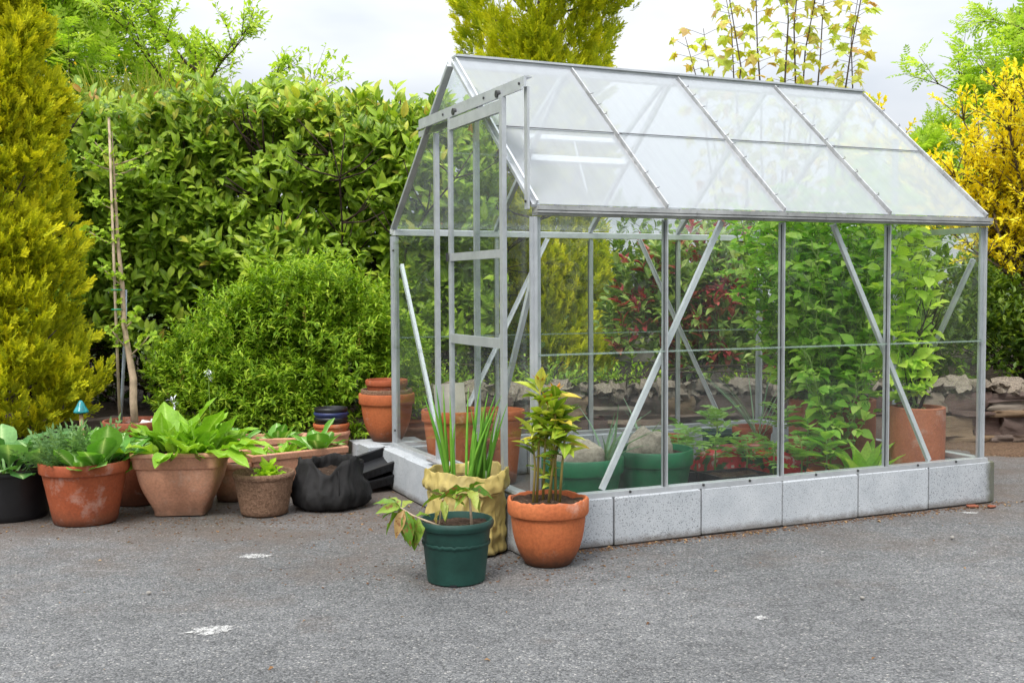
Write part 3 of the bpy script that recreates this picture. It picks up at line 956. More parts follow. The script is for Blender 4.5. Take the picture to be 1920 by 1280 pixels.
for v, s in ((0.0, 1), (GW, -1)):
    up = Vector((0, -s * sl.z, sl.y))
    for i in range(4):
        u0, u1 = i * BAY + 0.012, (i + 1) * BAY - 0.012
        lo = Vector((0, v - s * 0.012, EAVE + 0.022)) + up * 0.010; hi = Vector((0, GW / 2 - s * 0.03, RIDGE - 0.008)) + up * 0.010
        md = lo.lerp(hi, 0.5)
        along = (hi - lo).normalized()
        vent = (s < 0 and i == 1)
        for k, (a, b) in enumerate(((lo, md + along * 0.006), (md - along * 0.006, hi))):
            off = up * (0.005 * k)
            if vent and k == 1: continue
            pane_quad([(u0, a.y + off.y, a.z + off.z), (u1, a.y + off.y, a.z + off.z), (u1, b.y + off.y, b.z + off.z), (u0, b.y + off.y, b.z + off.z)], up, 'roofglass' if s > 0 else 'roofglass_clear')
        if s > 0:
            member('pane_edge', (u0, md.y + up.y * 0.008, md.z + up.z * 0.008), (u1, md.y + up.y * 0.008, md.z + up.z * 0.008), 0.003, 0.003, 'steel', up)
        if vent:                                         # a roof vent, ajar
            VT = bpy.data.objects.new('roof_vent', None); COL.objects.link(VT); VT.parent = GH
            op = math.radians(11)
            hinge = hi
            rot = Matrix.Rotation(op, 3, 'X')
            al2 = rot @ (-along); n2 = rot @ up
            Lv = 0.56
            end = hinge + al2 * Lv
            hinge = hinge + n2 * 0.02; end = end + n2 * 0.02
            pane_quad([(u0, hinge.y, hinge.z), (u1, hinge.y, hinge.z), (u1, end.y, end.z), (u0, end.y, end.z)], n2, 'roofglass_clear').parent = VT
            for uu in (u0, u1):
                member('vent_bar', (uu, hinge.y, hinge.z), (uu, end.y, end.z), 0.02, 0.024, up=n2, parent=VT)
            member('vent_bar', (u0 - 0.01, end.y, end.z), (u1 + 0.01, end.y, end.z), 0.024, 0.03, 'alu_brace', up=n2, parent=VT)
            member('vent_sill', (u0, md.y, md.z - 0.01), (u1, md.y, md.z - 0.01), 0.03, 0.045, 'alu_brace', up=up)
            um = (u0 + u1) / 2
            member('vent_stay', (um, end.y, end.z), (um, md.y - 0.10, md.z - 0.19), 0.014, 0.006, 'alu_brace', up=(1, 0, 0), parent=VT)
# ------------------------------------------------------------------ pots
M['terra_red'] = mat_terracotta('red_clay_pot', (0.30, 0.066, 0.024), (0.37, 0.092, 0.034), 0.3)
M['terra_orange'] = mat_terracotta('orange_clay_pot', (0.40, 0.10, 0.033), (0.52, 0.15, 0.05), 0.28, dirt=0.85)
M['terra_pale'] = mat_terracotta('pale_clay_planter', (0.50, 0.235, 0.14), (0.62, 0.32, 0.205), 0.3, dirt=0.75)
M['terra_dark'] = mat_terracotta('dull_clay_pot', (0.2, 0.055, 0.025), (0.3, 0.085, 0.04), 0.4)
M['terra_cyl'] = mat_terracotta('chimney_clay', (0.33, 0.105, 0.05), (0.42, 0.15, 0.075), 0.3, dirt=0.2)
M['black_pl'] = mat_plain('black_plastic', (0.014, 0.014, 0.016), 0.42, 0, 0.2, 8.0, 0.1, 40.0)
M['blue_pl'] = mat_plain('dark_blue_plastic', (0.025, 0.035, 0.12), 0.45, 0, 0.2)
M['green_pl'] = mat_plain('dark_green_plastic', (0.012, 0.052, 0.04), 0.5, 0, 0.22, 7.0, 0.12, 50.0, 0.35)
M['bright_green_pl'] = mat_plain('bright_green_plastic', (0.006, 0.14, 0.05), 0.42, 0, 0.2, 6.0, 0.1)
M['bag'] = mat_plain('black_bag_fabric', (0.02, 0.019, 0.019), 0.75, 0, 0.3, 7.0, 0.5, 160.0, 0.25)
M['ceramic'] = mat_plain('teal_glaze', (0.01, 0.22, 0.24), 0.15, 0, 0.35, 30.0, 0.05)
M['stick'] = mat_plain('pale_bare_wood', (0.5, 0.31, 0.17), 0.8, 0, 0.15, 30.0)
M['cane'] = mat_plain('dry_cane', (0.46, 0.35, 0.24), 0.7, 0, 0.2, 30.0)
M['bluecane'] = mat_plain('grey_blue_cane', (0.36, 0.4, 0.45), 0.6, 0, 0.15, 30.0)
M['slate'] = mat_plain('pale_slate_tile', (0.42, 0.385, 0.33), 0.9, 0, 0.15, 8.0, 0.4, 40.0)
M['tie'] = mat_plain('green_plant_tie', (0.02, 0.3, 0.16), 0.5)

def make_fibre():
    t = NT('pressed_coir_fibre')
    v = t.coord('Object')
    n1 = t.noise(v, 85.0, 8, 0.75)
    c = t.ramp(n1, [(0.3, (0.13, 0.072, 0.045)), (0.6, (0.34, 0.205, 0.135)), (0.8, (0.48, 0.31, 0.21))])
    return t.done(t.bsdf(c, 0.95, 0, t.bump(t.math('ADD', n1, t.noise(v, 28.0, 6, 0.7)), 1.0, 0.014), 0.1))
M['fibre'] = make_fibre()

def make_sack():
    t = NT('woven_sack')
    v = t.coord('Object')
    c = t.ramp(t.noise(v, 6.0, 6, 0.65), [(0.3, (0.46, 0.35, 0.095)), (0.7, (0.64, 0.51, 0.18))])
    w1 = t.n('ShaderNodeTexWave'); w1.inputs['Scale'].default_value = 90.0; t.l(v, w1.inputs['Vector'])
    w1.bands_direction = 'Z'
    c = t.mix(0.18, c, t.mix(1.0, c, w1.outputs['Color'], 'MULTIPLY'))
    sep = t.n('ShaderNodeSeparateXYZ'); t.l(v, sep.inputs[0])
    low = t.math('ADD', t.math('MULTIPLY', t.math('SUBTRACT', 0.09, sep.outputs['Z']), 8.0), t.math('SUBTRACT', t.noise(v, 9.0, 6, 0.7), 0.5))
    c = t.mix(t.ramp(low, [(0.1, 0.0), (0.8, 0.65)]), c, (0.13, 0.10, 0.04))
    fo = t.n('ShaderNodeTexNoise'); fo.noise_type = 'RIDGED_MULTIFRACTAL'; fo.inputs['Scale'].default_value = 9.0; fo.inputs['Detail'].default_value = 5.0; t.l(v, fo.inputs['Vector'])
    hh = t.math('ADD', t.math('MULTIPLY', fo.outputs['Fac'], 1.0), t.math('MULTIPLY', w1.outputs['Fac'], 0.06))
    return t.done(t.bsdf(c, 0.45, 0, t.bump(hh, 0.8, 0.02), 0.4))
M['sack'] = make_sack()

def pot(name, label, cat, loc, r_top, r_bot, h, mat, rim_h=0.04, rim_out=0.012, soil=0.035, belly=0.0, bpow=0.85, lip=0.006, group=None,
        rotz=0.0, n=56, soil_mat='soil', shape=None, jag=0.0, steps=8, holes=False, wall=0.012):
    """round plant pot: body, rim band and soil are parts"""
    t = thing(name, label, cat, loc, rotz, group)
    hb = h - rim_h
    rr_ = r_top - rim_out
    def rad(f): return r_bot + (rr_ - r_bot) * f + belly * math.sin(math.pi * f ** bpow)
    prof = [(0.001, 0.004), (r_bot - 0.006, 0.0), (r_bot, 0.004)] + [(rad(i / steps), 0.004 + (hb - 0.002) * i / steps) for i in range(1, steps + 1)]
    o = MB().lathe(prof, n, shape).build('body', M[mat], t); auto_smooth(o, 50)
    def warp(p, a, r, z):
        if jag and z > h - 0.02:
            p.z += jag * (noise.noise((math.cos(a) * 2.4 + 3, math.sin(a) * 2.4, 2.0)) + 0.6 * noise.noise((math.cos(a) * 9, math.sin(a) * 9, 7.0)))
        return p
    rim = [(rad(1) - 0.004, hb - 0.004), (r_top - lip * 0.4, hb), (r_top, hb + lip), (r_top + 0.001, h - lip), (r_top - lip * 0.5, h), (r_top - wall, h),
           (r_top - wall - 0.002, h - 0.006), (r_top - wall - 0.004 - (r_top - rr_) * 0.4, hb), (rad(0.5) - wall, hb * 0.5)]
    o = MB().lathe(rim, n, shape, warp).build('rim', M[mat], t); auto_smooth(o, 45)
    if soil is not None:
        rs = r_top - wall - 0.003
        o = MB().disc(rs, h - soil, 56, 22, 0.012, seed=loc[0] * 7 + loc[1], shape=shape).build('soil', M[soil_mat], t, smooth=True)
    return t

def sq(a, z, k=5.0):                                     # rounded square cross-section
    return 1.0 / (abs(math.cos(a)) ** k + abs(math.sin(a)) ** k) ** (1 / k)

# row along the left
pot('black_tub', 'black plastic tub of dark leafy greens at the left edge', 'plant tub', (-2.44, 5.32, 0), 0.215, 0.18, 0.24, 'black_pl', 0.025, 0.006)
pot('clay_pot', 'red-brown plastic pot of pak choi and feathery leaves beside the black tub', 'plant pot', (-2.02, 5.2, 0), 0.203, 0.143, 0.29, 'terra_red', 0.05, 0.012)
def square_planter():
    t = thing('square_planter', 'pale terracotta square planter with curved sides full of spinach', 'planter', (-1.62, 5.42, 0), math.radians(5))
    k = lambda a, z: sq(a, z, 11.0)
    prof = [(0.001, 0.004), (0.115, 0.0), (0.121, 0.003), (0.1215, 0.016), (0.126, 0.034), (0.137, 0.06), (0.151, 0.09), (0.164, 0.12), (0.175, 0.15), (0.184, 0.185), (0.19, 0.215), (0.193, 0.24)]
    auto_smooth(MB().lathe(prof, 128, k).build('body', M['terra_pale'], t), 50)
    rim = [(0.188, 0.237), (0.199, 0.238), (0.203, 0.242), (0.208, 0.29), (0.212, 0.294), (0.2165, 0.298), (0.217, 0.309), (0.214, 0.314), (0.2, 0.315), (0.195, 0.31), (0.19, 0.26)]
    auto_smooth(MB().lathe(rim, 128, k).build('rim', M['terra_pale'], t), 40)
    MB().disc(0.193, 0.283, 64, 14, 0.012, 2.0, shape=k).build('soil', M['soil'], t, smooth=True)
square_planter()
pot('fibre_pot', 'rough brown coir fibre pot with a small lettuce', 'plant pot', (-1.213, 5.37, 0), 0.15, 0.112, 0.205, 'fibre', 0.03, 0.006, 0.03, lip=0.01)
pot('clay_pot', 'tall dull clay pot behind the row holding the staked sapling', 'plant pot', (-1.93, 5.66, 0), 0.165, 0.12, 0.425, 'terra_dark', 0.045, 0.01, 0.03)
pot('clay_pot', 'dull clay pot half hidden behind the coir fibre pot', 'plant pot', (-1.45, 5.74, 0), 0.12, 0.09, 0.2, 'terra_pale', 0.03, 0.008, 0.03)

def trough(label, loc, L, W, h, rotz, mat='terra_pale'):
    t = thing('window_trough', label, 'trough', loc, rotz)
    def ring(l, w, z): return [(-l, -w, z), (l, -w, z), (l, w, z), (-l, w, z)]
    rings = [ring(L / 2 * .9, W / 2 * .82, 0), ring(L / 2 * .97, W / 2 * .95, h - 0.035), ring(L / 2, W / 2, h - 0.035), ring(L / 2 + .004, W / 2 + .004, h - 0.004), ring(L / 2, W / 2, h),
             ring(L / 2 - .02, W / 2 - .02, h), ring(L / 2 - .025, W / 2 - .025, h - 0.06)]
    mb = MB(); vs = []; fs = [(3, 2, 1, 0)]
    for r_ in rings: vs += r_
    for i in range(len(rings) - 1):
        for k in range(4):
            fs.append((i * 4 + k, i * 4 + (k + 1) % 4, (i + 1) * 4 + (k + 1) % 4, (i + 1) * 4 + k))
    mb.add(vs, fs); o = mb.build('box', M[mat], t)
    bv = o.modifiers.new('bevel', 'BEVEL'); bv.width = 0.006; bv.segments = 2; bv.limit_method = 'ANGLE'
    V, Q = grid_sheet(-L / 2 + .024, L / 2 - .024, -W / 2 + .024, W / 2 - .024, 40, 16, lambda x, y: h - 0.05 + 0.01 * noise.noise((x * 15, y * 15, loc[0])))
    me = mesh_np('soil', V, Q.ravel(), np.arange(len(Q)) * 4, np.full(len(Q), 4))
    link('soil', me, M['soil'], t)
    return t
trough('long terracotta trough with pak choi behind the black fabric bag', (-1.19, 5.93, 0), 0.56, 0.24, 0.235, math.radians(38))
trough('second terracotta trough further back by the stone edging', (-1.55, 6.38, 0), 0.7, 0.24, 0.24, math.radians(8))

# slumped fabric bag
def bag():
    t = thing('fabric_grow_bag', 'slumped black fabric grow bag with floppy rim', 'grow bag', (-0.92, 5.55, 0), math.radians(-8))
    n = 160
    def top(a):                                          # two floppy ears and a dip between them, seen from the front (a = -90 deg)
        e = 0.222
        for c, w, hh in ((-2.5, 0.62, 0.036), (-0.5, 0.5, 0.034), (1.6, 0.7, 0.02), (-1.95, 0.22, 0.014), (-0.25, 0.16, 0.012)):
            d = math.atan2(math.sin(a - c), math.cos(a - c))
            e += hh * math.exp(-(d / w) ** 2)
        d = math.atan2(math.sin(a + 1.35), math.cos(a + 1.35))
        return e - 0.045 * math.exp(-(d / 0.33) ** 2) + 0.012 * noise.noise((math.cos(a) * 4, math.sin(a) * 4, 1.0))
    prof = [(0.13, 0.0), (0.165, 0.006), (0.182, 0.02), (0.19, 0.04), (0.194, 0.065), (0.19, 0.09), (0.183, 0.115), (0.176, 0.14), (0.168, 0.165), (0.161, 0.19), (0.156, 0.215), (0.153, 0.24), (0.147, 0.238), (0.15, 0.2), (0.155, 0.16)]
    def warp(p, a, r, z):
        k = z / 0.24
        p.z = top(a) * k if z > 0.1 else z + (top(a) * 0.1 / 0.24 - 0.1) * (z / 0.1) * 0.6
        w = 0.014 * noise.noise((math.cos(a) * 2.2, math.sin(a) * 2.2, z * 9)) + 0.009 * abs(noise.noise((math.cos(a) * 6 + z * 12, math.sin(a) * 6, z * 22)))
        w += 0.010 * (1 - abs(noise.noise((math.cos(a) * 2.4 + z * 5, math.sin(a) * 2.4, z * 10)))) ** 5 + 0.007 * (1 - abs(noise.noise((math.cos(a) * 5 - z * 9, math.sin(a) * 5, z * 18 + 3)))) ** 6 - 0.006
        p.x *= 1 + w * 7; p.y *= 1 + w * 7
        return p
    MB().lathe(prof, n, None, warp).build('bag_wall', M['bag'], t, smooth=True)
    MB().disc(0.15, 0.17, 48, 10, 0.014, 3).build('soil', M['soil'], t, smooth=True)
    mb = MB()
    pts = []
    for i in range(9):
        z = 0.004 + 0.2 * i / 8; r = 0.17 + 0.03 * math.sin(i / 8 * 2.6)
        pts.append((r * math.cos(-1.05), r * math.sin(-1.05), z))
    mb.tube(pts, 0.003, 5).build('seam', M['bag'], t, smooth=True)
bag()

# toadstool ornament
t = thing('toadstool_ornament', 'small teal glazed toadstool on a wooden stick', 'ornament', (-2.21, 5.66, 0.0))
MB().tube([(0.012, 0, 0.0), (0.006, 0, 0.2), (0, 0, 0.475)], [0.011, 0.011, 0.010], 10).build('stem', M['stick'], t, smooth=True)
MB().lathe([(0.001, 0.462), (0.022, 0.46), (0.037, 0.463), (0.0385, 0.468), (0.036, 0.474), (0.03, 0.484), (0.022, 0.499), (0.016, 0.512), (0.009, 0.523), (0.001, 0.527)], 28).build('cap', M['ceramic'], t, smooth=True)

# nested pots left of the greenhouse
def nested(loc, rows, label_rows, group):
    for (r1, r0, z, h, mat, rim), lab in zip(rows, label_rows):
        pot('stacked_pot', lab, 'plant pot', (loc[0], loc[1], z), r1, r0, h, mat, rim, 0.006, None, group=None, n=44, wall=0.006)
nested((-1.05, 6.4), [(0.108, 0.075, 0.06, 0.21, 'terra_pale', 0.025), (0.104, 0.075, 0.115, 0.2, 'terra_orange', 0.025), (0.098, 0.07, 0.185, 0.165, 'black_pl', 0.02), (0.1, 0.07, 0.225, 0.155, 'blue_pl', 0.02), (0.097, 0.07, 0.255, 0.15, 'black_pl', 0.022)],
       ['pale clay pot at the bottom of the small nested stack', 'orange pot second from the bottom of the nested stack', 'black pot in the middle of the nested stack under the blue rim',
        'dark blue rimmed pot near the top of the nested stack', 'black pot on the very top of the nested stack'], None)
pot('upturned_tray', 'dark plastic pot under the small nested pot stack', 'plant pot', (-1.05, 6.4, 0.0), 0.12, 0.1, 0.075, 'black_pl', 0.02, 0.006, None)
cb = thing('loose_block', 'loose grey concrete block carrying the big nested clay pots', 'concrete block', (-0.74, 6.47, 0), math.radians(20))
MB().box((-0.2, -0.11, 0), (0.2, 0.11, 0.2)).build('block', M['block'], cb)
cb = thing('block_end', 'grey concrete block standing against the greenhouse base corner', 'concrete block', (-0.79, 6.2, 0), math.radians(24))
MB().box((-0.05, -0.1, 0), (0.06, 0.1, 0.212)).build('block', M['block'], cb)
BP = (-0.735, 6.47)
pot('clay_pot', 'large orange clay pot on the loose block beside the greenhouse', 'plant pot', BP + (0.2,), 0.163, 0.085, 0.28, 'terra_orange', 0.06, 0.012, None, belly=0.016)
pot('fibre_pot', 'grey fibre pot nested inside the large orange pot', 'plant pot', BP + (0.3,), 0.15, 0.11, 0.205, 'fibre', 0.03, 0.005, None)
pot('clay_pot', 'small red pot nested on top of the grey fibre pot', 'plant pot', BP + (0.4,), 0.123, 0.09, 0.16, 'terra_red', 0.035, 0.006, None)
def tray(label, loc, L, W, h, rot, soil=False):
    t = thing('seed_tray', label, 'seed tray', loc, rot[2])
    mb = MB()
    o = mb.box((-L / 2, -W / 2, 0), (L / 2, W / 2, 0.004))
    for (a, b) in (((-L / 2, -W / 2), (L / 2, -W / 2 + .006)), ((-L / 2, W / 2 - .006), (L / 2, W / 2)), ((-L / 2, -W / 2 + .0062), (-L / 2 + .006, W / 2 - .0062)), ((L / 2 - .006, -W / 2 + .0062), (L / 2, W / 2 - .0062))):
        mb.box((a[0], a[1], 0.0042), (b[0], b[1], h))
    for (a, b) in (((-L / 2 - .012, -W / 2 - .012), (L / 2 + .012, -W / 2)), ((-L / 2 - .012, W / 2), (L / 2 + .012, W / 2 + .012))):
        mb.box((a[0], a[1], h - .01), (b[0], b[1], h))
    k = int(L / 0.03)
    for i in range(k):
        x = -L / 2 + L * (i + .5) / k
        mb.box((x - .004, -W / 2 - .004, 0.005), (x + .004, -W / 2 + 0.0005, h - .012))
    mb.build('tray', M['black_pl'], t)
    if soil:
        V, Q = grid_sheet(-L / 2 + .006, L / 2 - .006, -W / 2 + .006, W / 2 - .006, 30, 20, lambda x, y: h - 0.012 + 0.008 * noise.noise((x * 25, y * 25, loc[0])))
        link('soil', mesh_np('soil', V, Q.ravel(), np.arange(len(Q)) * 4, np.full(len(Q), 4)), M['soil'], t)
    t.rotation_euler = rot
    return t
tray('black plastic tray tipped against the corner block, upper of two', (-0.79, 5.98, 0.105), 0.30, 0.2, 0.05, (math.radians(12), math.radians(-14), math.radians(28)))
tray('black plastic tray lying under the tipped upper tray', (-0.8, 5.97, 0.03), 0.28, 0.19, 0.05, (math.radians(8), math.radians(-10), math.radians(28)))

# the group in front of the greenhouse
GPOT = (-0.213, 4.11, 0)
g_ = pot('green_pot', 'dark green plastic pot in front with a sickly broadleaf shrub', 'plant pot', GPOT, 0.142, 0.108, 0.232, 'green_pl', 0.03, 0.012, 0.022, lip=0.011)
mb = MB()
o = MB().lathe([(0.1255, 0.137), (0.1282, 0.141), (0.1290, 0.147), (0.1275, 0.151)], 72, None,
               lambda p, a, r, z: Vector((p.x, p.y, p.z + 0.007 * abs(math.sin(a * 14)) - 0.003))).build('moulded_band', M['green_pl'], g_, smooth=True)
for a in (-1.62, 0.5, 2.6):
    MB().box((-0.012, -0.004, 0), (0.012, 0.004, 0.008)).build('drain_hole', M['black_pl'], g_, (0.107 * math.cos(a), 0.107 * math.sin(a), 0.0)).rotation_euler = (0, 0, a + math.pi / 2)
pot('clay_pot', 'orange clay pot with chipped rim holding the bay tree', 'plant pot', (0.14, 4.36, 0), 0.161, 0.092, 0.262, 'terra_orange', 0.062, 0.012, 0.016, belly=0.016, bpow=0.8, jag=0.011, lip=0.008, n=72)
def sack():
    t = thing('woven_sack', 'yellow woven sack with rolled top growing spring onions', 'sack', (-0.19, 4.58, 0))
    n = 180
    zs = [0.0, 0.006] + [0.012 + 0.012 * i for i in range(25)]
    prof = [(0.13, 0.0), (0.158, 0.006)] + [(0.166 + 0.006 * math.sin(z * 14 + 0.6), z) for z in zs[2:]]
    def cr(p, a, r, z):
        c, s = math.cos(a), math.sin(a)
        w = 0.012 * noise.noise((c * 1.4, s * 1.4, z * 5)) + 0.014 * (1 - abs(noise.noise((c * 2.2 + z * 4, s * 2.2, z * 8)))) ** 4 + 0.008 * (1 - abs(noise.noise((c * 4.5 - z * 8, s * 4.5, z * 15)))) ** 5 - 0.014
        w += 0.004 * math.sin(z * 95 + 3 * noise.noise((c * 2, s * 2, 1.0))) * (1.0 if z < 0.12 else 0.35)
        return Vector((p.x + c * w, p.y + s * w, p.z))
    MB().lathe(prof, n, None, cr).build('sack_wall', M['sack'], t, smooth=True)
    roll = [(0.170, 0.272), (0.178, 0.268), (0.181, 0.276), (0.182, 0.29), (0.18, 0.305), (0.179, 0.32), (0.178, 0.333), (0.176, 0.343), (0.1745, 0.346), (0.172, 0.343), (0.17, 0.33), (0.169, 0.3), (0.168, 0.26)]
    def cr2(p, a, r, z):
        c, s = math.cos(a), math.sin(a)
        w = 0.012 * noise.noise((c * 1.4, s * 1.4, z * 5)) + 0.012 * (1 - abs(noise.noise((c * 2.6 + z * 9, s * 2.6, z * 12)))) ** 4 + 0.007 * (1 - abs(noise.noise((c * 6, s * 6 + z * 14, z * 24)))) ** 5 - 0.010
        dz = 0.022 * noise.noise((c * 1.1, s * 1.1, 4.0)) - 0.012 * abs(noise.noise((c * 3, s * 3, 9.0))) - 0.006 * abs(noise.noise((c * 9, s * 9, 3.0)))
        return Vector((p.x + c * w, p.y + s * w, p.z + dz))
    MB().lathe(roll, n, None, cr2).build('rolled_top', M['sack'], t, smooth=True)
    MB().disc(0.168, 0.285, 40, 10, 0.012, 5).build('soil', M['soil'], t, smooth=True)
sack()

# ------------------------------------------------------------------ things inside the greenhouse
def gpos(u, v, z=0.0): x, y = gh(u, v); return (x, y, z)
pot('green_bucket', 'bright green pot inside the glass with a boulder and leek, nearer the bay tree', 'plant pot', gpos(0.55, 0.66), 0.215, 0.165, 0.275, 'bright_green_pl', 0.075, 0.012, 0.035)
pot('green_bucket', 'bright green pot inside the glass holding a pointed boulder, beside the black trays', 'plant pot', gpos(1.0, 0.73), 0.212, 0.165, 0.275, 'bright_green_pl', 0.075, 0.012, 0.035)
b_ = put('boulder', stone_mesh('boulder', 41, 0.2, 6, 0.75), None, gpos(0.53, 0.60, 0.275), (0.2, 0.13, 0.14), (0.1, 0, 0.2)); b_.data.materials.append(M['boulder'])
tag(b_, 'rounded pale boulder lying in the nearer bright green pot', 'boulder')
b_ = put('boulder', stone_mesh('boulder', 44, 0.34, 6, 0.6), None, gpos(0.97, 0.70, 0.275), (0.19, 0.15, 0.17), (0.3, 0.5, 0.5)); b_.data.materials.append(M['boulder'])
tag(b_, 'pointed pale boulder lying in the green pot beside the trays', 'boulder')
pot('clay_pot', 'small orange pot behind the bright green pots', 'plant pot', gpos(1.42, 1.27), 0.118, 0.08, 0.25, 'terra_orange', 0.04, 0.008, 0.03)
tray('black seed tray of bare compost on the greenhouse floor', gpos(1.43, 0.62, 0.05), 0.30, 0.2, 0.085, (0, 0, GA), True)
tray('smaller black seed tray beside the bright green pot', gpos(1.25, 0.88, 0.05), 0.14, 0.2, 0.075, (0, 0, GA), True)
pot('green_pot', 'small dark green square pot by the back glass', 'plant pot', gpos(1.98, 1.52), 0.115, 0.09, 0.215, 'green_pl', 0.02, 0.006, 0.03, shape=sq)
pot('clay_pot', 'shallow clay pot at the back behind the red patterned bag', 'plant pot', gpos(2.12, 1.4), 0.12, 0.09, 0.25, 'terra_red', 0.04, 0.008, 0.03)
pot('clay_bowl', 'low clay bowl on the floor just behind the front glass', 'plant bowl', gpos(1.86, 0.42), 0.1, 0.075, 0.15, 'terra_orange', 0.03, 0.006, 0.03)
pot('chimney_pot', 'tall clay cylinder pot in the right corner with climbing beans', 'clay cylinder', gpos(2.27, 0.215), 0.137, 0.135, 0.475, 'terra_cyl', 0.01, 0.0, 0.03, wall=0.018)
pot('chimney_pot', 'tall clay cylinder pot half hidden by vines, middle of three', 'clay cylinder', gpos(2.295, 0.745), 0.14, 0.138, 0.465, 'terra_cyl', 0.01, 0.0, 0.03, wall=0.018)
pot('chimney_pot', 'tall clay cylinder pot deepest in the greenhouse, leftmost of three', 'clay cylinder', gpos(2.30, 1.06), 0.14, 0.138, 0.44, 'terra_cyl', 0.01, 0.0, 0.03, wall=0.018)
pot('clay_pot', 'clay pot inside the gable glass with a slate tile stuck in it', 'plant pot', gpos(0.225, 1.5), 0.175, 0.12, 0.435, 'terra_orange', 0.06, 0.012, 0.03)
pot('clay_pot', 'clay pot further back behind the sliding door', 'plant pot', gpos(0.52, 1.6), 0.16, 0.11, 0.41, 'terra_orange', 0.05, 0.012, 0.03)
sl_ = MB().box((-0.085, -0.006, -0.06), (0.085, 0.006, 0.16)).build('slate_tile', M['slate'], None, gpos(0.235, 1.57, 0.41))
sl_.rotation_euler = (math.radians(-12), math.radians(-5), math.radians(-4)); tag(sl_, 'pale flat tile propped upright in the clay pot', 'tile')
def make_redbag():
    t = NT('strawberry_print')
    v = t.coord('Object')
    c = t.ramp(t.noise(v, 14.0, 2), [(0.42, (0.02, 0.09, 0.02)), (0.46, (0.5, 0.015, 0.02)), (0.60, (0.55, 0.02, 0.02)), (0.63, (0.6, 0.4, 0.35))])
    return t.done(t.bsdf(c, 0.35, 0, t.bump(t.noise(v, 12.0, 4), 0.5, 0.02)))
M['redbag'] = make_redbag()
t = thing('compost_bag', 'red strawberry patterned compost bag lying among seedlings', 'compost bag', gpos(1.74, 0.92), GA)
vs = []; fs = []; nu, nv_ = 28, 18
for i in range(nu + 1):
    for j in range(nv_ + 1):
        a = -1 + 2 * i / nu; b = -1 + 2 * j / nv_
        hgt = 0.19 * max(0, (1 - a ** 6)) ** .5 * max(0, (1 - b ** 4)) ** .5 + 0.03
        hgt += 0.015 * noise.noise((a * 3, b * 3, 1))
        vs.append((a * 0.3, b * 0.17, hgt))
for i in range(nu):
    for j in range(nv_):
        q = i * (nv_ + 1) + j
        fs.append((q, q + nv_ + 1, q + nv_ + 2, q + 1))
MB().add(vs, fs).build('bag_top', M['redbag'], t, smooth=True)
MB().box((-0.3, -0.17, 0.0), (0.3, 0.17, 0.028)).build('bag_underside', M['redbag'], t)

# ------------------------------------------------------------------ marks and bits on the driveway
def make_splash():
    t = NT('old_white_splash')
    v = t.coord('Object')
    tr = t.n('ShaderNodeBsdfTransparent')
    b = t.bsdf(t.ramp(t.noise(v, 60.0, 4), [(0.3, (0.4, 0.395, 0.38)), (0.7, (0.58, 0.57, 0.55))]), 0.9)
    mx = t.n('ShaderNodeMixShader')
    f = t.mix(0.5, t.noise(v, 38.0, 8, 0.75), t.noise(v, 160.0, 3, 0.6))
    t.l(t.ramp(f, [(0.43, 0.0), (0.54, 0.92)]), mx.inputs['Fac'])
    t.l(tr.outputs[0], mx.inputs[1]); t.l(b, mx.inputs[2])
    return t.done(mx.outputs[0])
M['splash'] = make_splash()
M['shell'] = mat_plain('pale_shell', (0.62, 0.6, 0.55), 0.7, 0, 0.2, 40.0)
def splash(label, x, y, rx, ry, seed, rot=0.0):
    """a dried splash, thin as paint, ragged edge"""
    rr = random.Random(seed); n = 60; vs = [(0, 0, 0)]; fs = []
    for k in range(n):
        a = 2 * math.pi * k / n
        r = 0.72 + 0.5 * noise.noise((math.cos(a) * 2.2 + seed, math.sin(a) * 2.2, 0)) + 0.45 * noise.noise((math.cos(a) * 8 + seed, math.sin(a) * 8, 2))
        vs.append((max(.1, r) * rx * math.cos(a), max(.1, r) * ry * math.sin(a), 0))
    for k in range(n): fs.append((0, 1 + k, 1 + (k + 1) % n))
    z = 0.006 * noise.noise((x * 0.6, y * 0.6, 1.0)) - 0.004
    o = MB().add(vs, fs).build('paint_splash', M['splash'], None, (x, y, z + 0.003)); o.rotation_euler = (0, 0, rot)
    return tag(o, label, 'paint mark')
splash('ragged white splash on the asphalt left of the green pot', -1.06, 4.5, 0.085, 0.05, 3, 0.1)
splash('faint white smear low down on the asphalt, nearest the camera', -0.97, 3.52, 0.09, 0.06, 6, 0.2)
splash('small pale splash on the asphalt at the right under the far block', 2.2, 5.3, 0.05, 0.035, 9)
splash('pale fleck on the open asphalt at right', 0.82, 3.62, 0.03, 0.03, 12)
pm = [stone_mesh('pebble', s + 60, 0.3, 3, 0.7) for s in range(4)]
for m_ in pm: m_.materials.append(M['pebble'])
for i, (x, y, s, lab) in enumerate([(-1.31, 3.94, 0.016, 'small grey pebble on the asphalt left of the green pot'), (1.9, 4.75, 0.018, 'small pale pebble on the asphalt at far right'),
                                    (1.22, 3.83, 0.015, 'white stone chip on the asphalt at lower right')]):
    o = put('pebble', pm[i % 4], None, (x, y, s * 0.25), (s, s * .8, s * .6), (0, 0, i)); tag(o, lab, 'pebble')
# fallen terracotta shards by the far block
for i, (x, y, s, lab) in enumerate([(2.27, 5.43, 0.05, 'larger orange shard lying at the foot of the far block'), (2.36, 5.42, 0.034, 'smaller orange shard beside the larger shard at the far block')]):
    me = stone_mesh('shard', s * 1000 + 3, 0.3, 3, 0.4); me.materials.append(M['terra_dark'])
    tag(put('clay_shard', me, None, (x, y, 0.004), (s * 1.1, s * .7, 0.012), (0, 0, 0.4 * i)), lab, 'shard')
